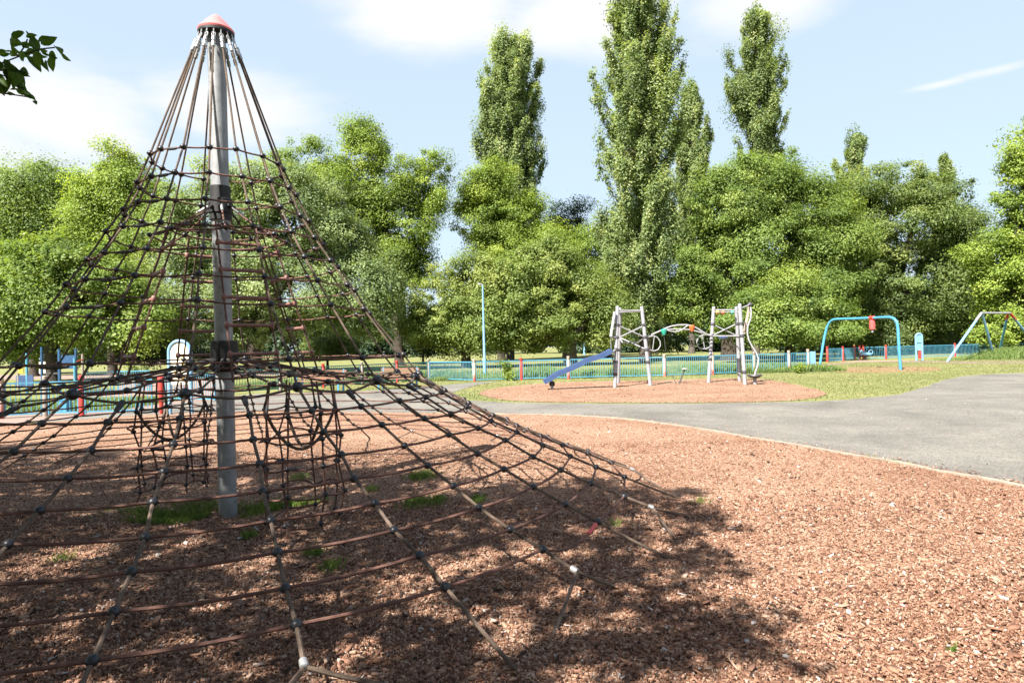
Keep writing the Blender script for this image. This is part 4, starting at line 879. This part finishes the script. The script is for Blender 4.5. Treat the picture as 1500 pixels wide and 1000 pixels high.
def poplar(label, base_px, Y, top_py, prof, seed, leaf='poplar', trunk=.45, nb=95, per=330, L=.3, z_low=2.):
    """upright poplar: steep branches hugging the stem, each clothed in short leafy sprays; prof = (photo y, left x, right x)"""
    r_ = np.random.default_rng(seed); pr = sorted([(at(base_px, y, Y)[2], at(l, y, Y)[0], at(rr, y, Y)[0]) for y, l, rr in prof])
    zs, ls, rs = map(np.array, zip(*pr)); top = at(base_px, top_py, Y); bx = at(base_px, 540, Y)[0]; tx = (np.interp(top[2], zs, ls)+np.interp(top[2], zs, rs))/2
    root = empty('poplar_tree', (bx, Y, 0), label, 'tree', 'upright poplars above the park trees'); C_ = []; O_ = []; mb = MB()
    axis = lambda z: np.array([bx+(tx-bx)*z/top[2], Y, z]); mb.tube([axis(z) for z in np.linspace(-.2, top[2]*.96, 9)], np.linspace(trunk*1.25, .05, 9), 12)
    for i in range(nb):
        z0 = z_low+(top[2]*.9-z_low)*r_.random()**1.1; th = r_.uniform(0, 2*PI); Lb = min(r_.uniform(3.5, 8.5), (top[2]-z0)*r_.uniform(.8, 1.1)+.5)
        zt = z0+Lb; hw = min(np.interp(zt, zs, rs)-np.interp(zt, zs, ls), np.interp(z0*.3+zt*.7, zs, rs)-np.interp(z0*.3+zt*.7, zs, ls))/2; mid = (np.interp(zt, zs, rs)+np.interp(zt, zs, ls))/2
        out = hw*(r_.uniform(.4, 1.0) if r_.random() < .8 else r_.uniform(.9, 1.08)); zt = min(zt, top[2]-.5-.35*out); e = np.array([mid+math.cos(th)*out*.95, Y+math.sin(th)*out, zt]); s_ = axis(z0); ctl = s_+(e-s_)*np.array([.75, .75, .38])
        t = np.linspace(0, 1, 8)[:, None]; P = s_*(1-t)**2+2*ctl*t*(1-t)+e*t*t; mb.tube(P, np.linspace(.09, .015, 8), 5)
        k = int(per*.05*Lb/5); t = r_.uniform(.25, 1.02, (k, 1)); Q = s_*(1-t)**2+2*ctl*t*(1-t)+e*t*t; C_.append(Q+r_.normal(0, .16, (k, 3))); O_.append(np.tile([math.cos(th), math.sin(th), .2], (k, 1)))
    crown_mesh('crown', np.vstack(C_), np.vstack(O_), .36, 24, L, LF[leaf], root, r_, 1.7); mb.build('trunk', M['barkpale'], root)
poplar('tallest poplar, its top cut off by the frame, behind the left tower', 946, 61, -30, [(-30, 905, 960), (0, 880, 992), (60, 866, 1004), (120, 864, 1006), (200, 866, 1004), (270, 862, 1000), (330, 868, 1000), (420, 872, 1005), (470, 890, 990)], 41, nb=150, per=500, trunk=.5)
poplar('left poplar standing alone behind the yellow green tree', 748, 84, 48, [(48, 735, 760), (75, 708, 790), (120, 695, 796), (180, 688, 800), (240, 690, 800), (300, 690, 800), (380, 690, 800)], 42, nb=200, per=460, L=.36)
poplar('right poplar with a narrow waist above the feathery tree', 1108, 88, 10, [(10, 1100, 1118), (40, 1080, 1140), (90, 1062, 1154), (130, 1064, 1156), (170, 1072, 1158), (210, 1078, 1150), (260, 1080, 1150)], 43, nb=120, per=400, L=.36, z_low=14)
poplar('slim pale poplar half hidden behind the tallest one', 1014, 104, 120, [(120, 1004, 1026), (160, 985, 1038), (220, 975, 1046), (300, 975, 1050)], 44, nb=110, per=380, L=.4, z_low=10)
poplar('small distant poplar poking above the beech on its left', 1246, 112, 195, [(195, 1244, 1266), (215, 1226, 1270), (250, 1216, 1272), (300, 1216, 1272)], 45, nb=60, per=330, L=.42, z_low=14)
poplar('tiny distant poplar tip above the right side of the beech', 1384, 118, 226, [(226, 1380, 1390), (245, 1368, 1394), (290, 1362, 1400)], 46, nb=40, per=300, L=.42, z_low=14)

# dark shrubs and far woodland beyond the field
def far_wood():
    r_ = np.random.default_rng(55); cl = []
    for px in np.arange(-150, 1680, 9.):
        Y = 150+25*math.sin(px*.011)+r_.uniform(-8, 8) if px < 1180 else 88+r_.uniform(-5, 5)
        hgt = (9+3*math.sin(px*.021)+2*math.sin(px*.07+1)) if px < 1180 else 7
        x = at(px, 520, Y)[0]
        for _ in range(9): cl.append((x+r_.normal(0, 1.5), Y+r_.normal(0, 3), hgt*r_.uniform(.02, 1.)**.8))
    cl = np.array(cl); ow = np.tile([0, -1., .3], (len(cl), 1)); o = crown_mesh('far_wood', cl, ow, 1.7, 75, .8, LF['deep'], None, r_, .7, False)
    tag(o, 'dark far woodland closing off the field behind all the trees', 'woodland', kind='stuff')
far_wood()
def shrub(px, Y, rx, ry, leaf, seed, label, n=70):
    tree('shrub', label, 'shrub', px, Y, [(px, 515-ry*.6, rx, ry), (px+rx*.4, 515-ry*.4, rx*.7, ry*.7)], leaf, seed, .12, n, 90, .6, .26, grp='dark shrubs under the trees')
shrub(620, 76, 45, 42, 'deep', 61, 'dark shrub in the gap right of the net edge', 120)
shrub(190, 64, 95, 36, 'deep', 62, 'dark shrub filling in the black shade under the trees left of the arched panel', 260)  # dark leaves widened to stand in for the shade under the trees
shrub(950, 74, 60, 60, 'dark', 63, 'dark shrub behind the tallest poplar trunk', 150)
shrub(1215, 80, 40, 60, 'dark', 64, 'dark shrub behind the left leg of the swing arch', 130)
shrub(1420, 76, 70, 60, 'dark', 65, 'dark shrub behind the far swing frame', 150)
shrub(480, 64, 40, 30, 'pale', 66, 'pale low shrub behind the right side of the net deck', 90)

# saplings and weeds by the railings
def sapling(px, py, h, wd, seed, label, leaf='mid'):
    g = gp(px, py); r_ = np.random.default_rng(seed); root = empty('sapling', g, label, 'plant'); mb = MB(); C_ = []
    for i in range(9):
        a = r_.uniform(0, 2*PI); t = g+np.array([math.cos(a)*wd*r_.uniform(.2, 1), math.sin(a)*wd*r_.uniform(.2, 1), h*r_.uniform(.55, 1)]); limb(mb, g+[0, 0, -.02], t, .012, .004, r_, 5, .06, 5)
        for k in range(7): C_.append(g+(t-g)*r_.uniform(.2, 1)+r_.normal(0, .05, 3))
    mb.build('stem', M['bark'], root); crown_mesh('leaves', np.array(C_), np.tile([0, 0, .3], (len(C_), 1)), .11, 12, .095, LF[leaf], root, r_, 1., False)
sapling(743, 557, 1.1, .26, 71, 'leafy green sapling growing against the railing left of the slide', 'yellow')
sapling(1171, 546.5, .58, .3, 72, 'small weedy bush in front of the railing end', 'yellow')
sapling(900, 552, .5, .5, 73, 'low weeds at the foot of the railing behind the left tower')
sapling(860, 553.5, .45, .5, 74, 'low weeds at the foot of the railing behind the slide')
sapling(205, 566, 1.5, .9, 75, 'dark bush beyond the left railing', 'dark')

# ------------------------------------------------------------------ the tree at the left that shades the net
def shade_tree():
    r_ = np.random.default_rng(91); base = np.array([-9.2, -2.2, 0.]); root = empty('cherry_tree', base, 'big tree at the upper left whose leafy branch tip hangs into view', 'tree')
    REG = [gp(*p)[:2] for p in [(-60, 652), (90, 648), (200, 668), (300, 660), (420, 672), (560, 690), (700, 704), (800, 712), (860, 704), (960, 705), (1010, 720), (1020, 745), (1110, 775), (1010, 800), (1090, 830), (1020, 860), (1140, 880), (1120, 920), (1210, 960), (1180, 1000), (1320, 1150), (900, 2200), (-900, 2200), (-2200, 1000), (-900, 700)]]
    n = 9000; P = np.stack([r_.uniform(-17, 4, n), r_.uniform(.4, 13.5, n)], 1); k = inside(REG, P[:, 0], P[:, 1]); P = P[k]
    z = r_.uniform(4.2, 9.5, len(P)); t = z/SUN[2]; c = np.stack([P[:, 0]+SUN[0]*t, P[:, 1]+SUN[1]*t, z], 1)
    d = c-np.array([0, 0, EYE]); zz = d@_F; u = np.abs(d@_R)/np.maximum(zz, .01)*FPX; v = (d@_U)/np.maximum(zz, .01)*FPX
    safe = (zz < .2) | (u > 750+1.0*FPX/np.maximum(zz, 1)) | (v > 500+1.0*FPX/np.maximum(zz, 1))
    # ragged gaps so that sun flecks reach the ground
    x_, y_ = P[:, 0], P[:, 1]; fl = np.sin(7.1*x_+3.2*y_)+np.sin(-5.0*x_+6.6*y_+1)+np.sin(10.4*x_+5.1*y_+.5)*.8+np.sin(9.3*x_-9.1*y_)*.7+np.sin(2.3*x_-1.9*y_+2)*.7
    edge_ = np.clip((x_-.1)/1.8, 0, 1)+np.clip((y_-9.)/4, 0, .55)-.45*np.clip((-1.-x_)/1.5, 0, 1)*np.clip((9.5-y_)/1.5, 0, 1)
    keep = safe & (fl > -1.4+1.5*edge_); c = c[keep]; c = c[r_.choice(len(c), min(len(c), 2700), False)]
    e = np.stack([r_.uniform(-19, 4, 3000), r_.uniform(-11, 3, 3000), r_.uniform(4.4, 9.5, 3000)], 1); d = e-np.array([0, 0, EYE]); zz = d@_F
    g_ = e[:, :2]-SUN[:2]*(e[:, 2]/SUN[2])[:, None]
    e = e[((zz < -.5) | ((zz > 0) & (d@_U > .75*zz+1.2)) | ((zz <= 0) & (zz >= -.5))) & (g_[:, 1] < 1.2) & (g_[:, 0] < 2)]; c = np.vstack([c, e[:2600]])  # extra unseen clumps overhead and behind, added to block sky light
    crown_mesh('crown', c, np.tile([0, 0, .4], (len(c), 1)), .23, 40, .12, LF['near'], root, r_, .6, False)
    e = np.stack([r_.uniform(-20, 7, 9000), r_.uniform(-16, 5, 9000), r_.uniform(3.6, 10, 9000)], 1); d = e-np.array([0, 0, EYE]); zz = d@_F
    g_ = e[:, :2]-SUN[:2]*(e[:, 2]/SUN[2])[:, None]; q_ = zz*.56*750/500+1.5
    e = e[(g_[:, 1] < -1.0) & (zz < -2.6)]
    crown_mesh('crown', e[:2600], np.tile([0, 0, .4], (min(2600, len(e)), 1)), .8, 40, .34, LF['near'], root, r_, .5, False)  # coarse unseen canopy behind the camera, added to deepen the foreground shade
    mb = MB(); fk = base+[.4, .5, 3.4]; mb.tube([base-[0, 0, .2], base+[.05, .05, .3], base+[.2, .2, 1.6], fk], [.5, .36, .3, .28], 14)
    for i in range(12):
        q = c[r_.integers(len(c))]; limb(mb, fk, q, .12, .02, r_, 7, .06, 8)
    tip = at(60, 86, 4.2); limb(mb, fk, at(-60, 120, 4.3), .09, .014, r_, 7, .02, 8)
    mb.build('trunk', M['bark'], root)
    # the branch tip seen in the corner of the photograph
    mb = MB(); st = at(-60, 120, 4.3); mains = [[st, at(-10, 98, 4.25), at(25, 84, 4.2), at(48, 76, 4.2), at(62, 72, 4.2), at(80, 70, 4.2)], [at(-20, 102, 4.25), at(8, 112, 4.2), at(22, 122, 4.15), at(36, 134, 4.1)], [at(-10, 135, 4.2), at(20, 139, 4.2), at(40, 142, 4.2)], [at(25, 84, 4.2), at(36, 68, 4.22), at(40, 58, 4.25)]]
    for m_ in mains: mb.tube(curve(m_, 3), .0045, 6)
    br = mb.build('branch', M['bark'], root)
    V = []; rn = []
    spots = [(24, 52, -25), (28, 62, 30), (45, 54, 10), (60, 60, 10), (74, 66, -15), (84, 70, 35), (92, 80, 40), (82, 80, 50), (70, 86, 70), (76, 92, 80), (62, 92, 75), (52, 90, 70), (56, 80, 30), (44, 76, 10), (38, 70, 20), (34, 86, 80), (20, 78, 15), (8, 80, 5), (-4, 78, 10), (12, 94, 60), (0, 98, 30), (22, 104, 40), (30, 106, 20), (10, 108, 70), (-6, 112, 60), (26, 118, 75), (34, 124, 70), (18, 118, 85), (6, 122, 80), (-8, 128, 50), (30, 130, 60), (40, 134, 30), (50, 142, 50), (44, 142, 40), (16, 137, 10), (32, 136, 20), (-14, 94, 10), (-20, 110, 60), (-30, 125, 60), (2, 130, 60), (66, 76, 20), (50, 66, 60)]
    for x, y, ang in spots:
        for rep in range(3 if x < 40 and 95 < y < 132 else 2 if x < 70 else 1):
            c0 = at(x+r_.normal(0, 3), y+r_.normal(0, 3), 4.2+r_.normal(0, .1)); Lf = .108*r_.uniform(.7, 1.2) if y < 132 else .06; a = math.radians(ang+r_.normal(0, 12)); ax = _R*math.cos(a)-_U*math.sin(a)+_F*r_.normal(0, .35); ax /= np.linalg.norm(ax)
            s_ = np.cross(ax, unit(_F+r_.normal(0, .55, 3))); s_ /= np.linalg.norm(s_); nn = np.cross(ax, s_); W_ = Lf*.23
            prof = [(-.5, .0), (-.36, .62), (-.1, 1.), (.18, .8), (.36, .4), (.5, 0)]
            rows = [(c0+ax*Lf*t-nn*Lf*.22*(t+.1)**2, W_*w_) for t, w_ in prof]; v = float(np.clip(r_.normal(.5, .25), 0, 1))
            for i in range(5):
                (p, wa), (q, wb) = rows[i], rows[i+1]
                for sg in (-1, 1): V.append([p, p+s_*sg*wa+nn*wa*.35, q+s_*sg*wb+nn*wb*.35, q]); rn.append(v)
    o = quads('leaf_spray', np.array(V), LF['near'], np.array(rn), br)
shade_tree()
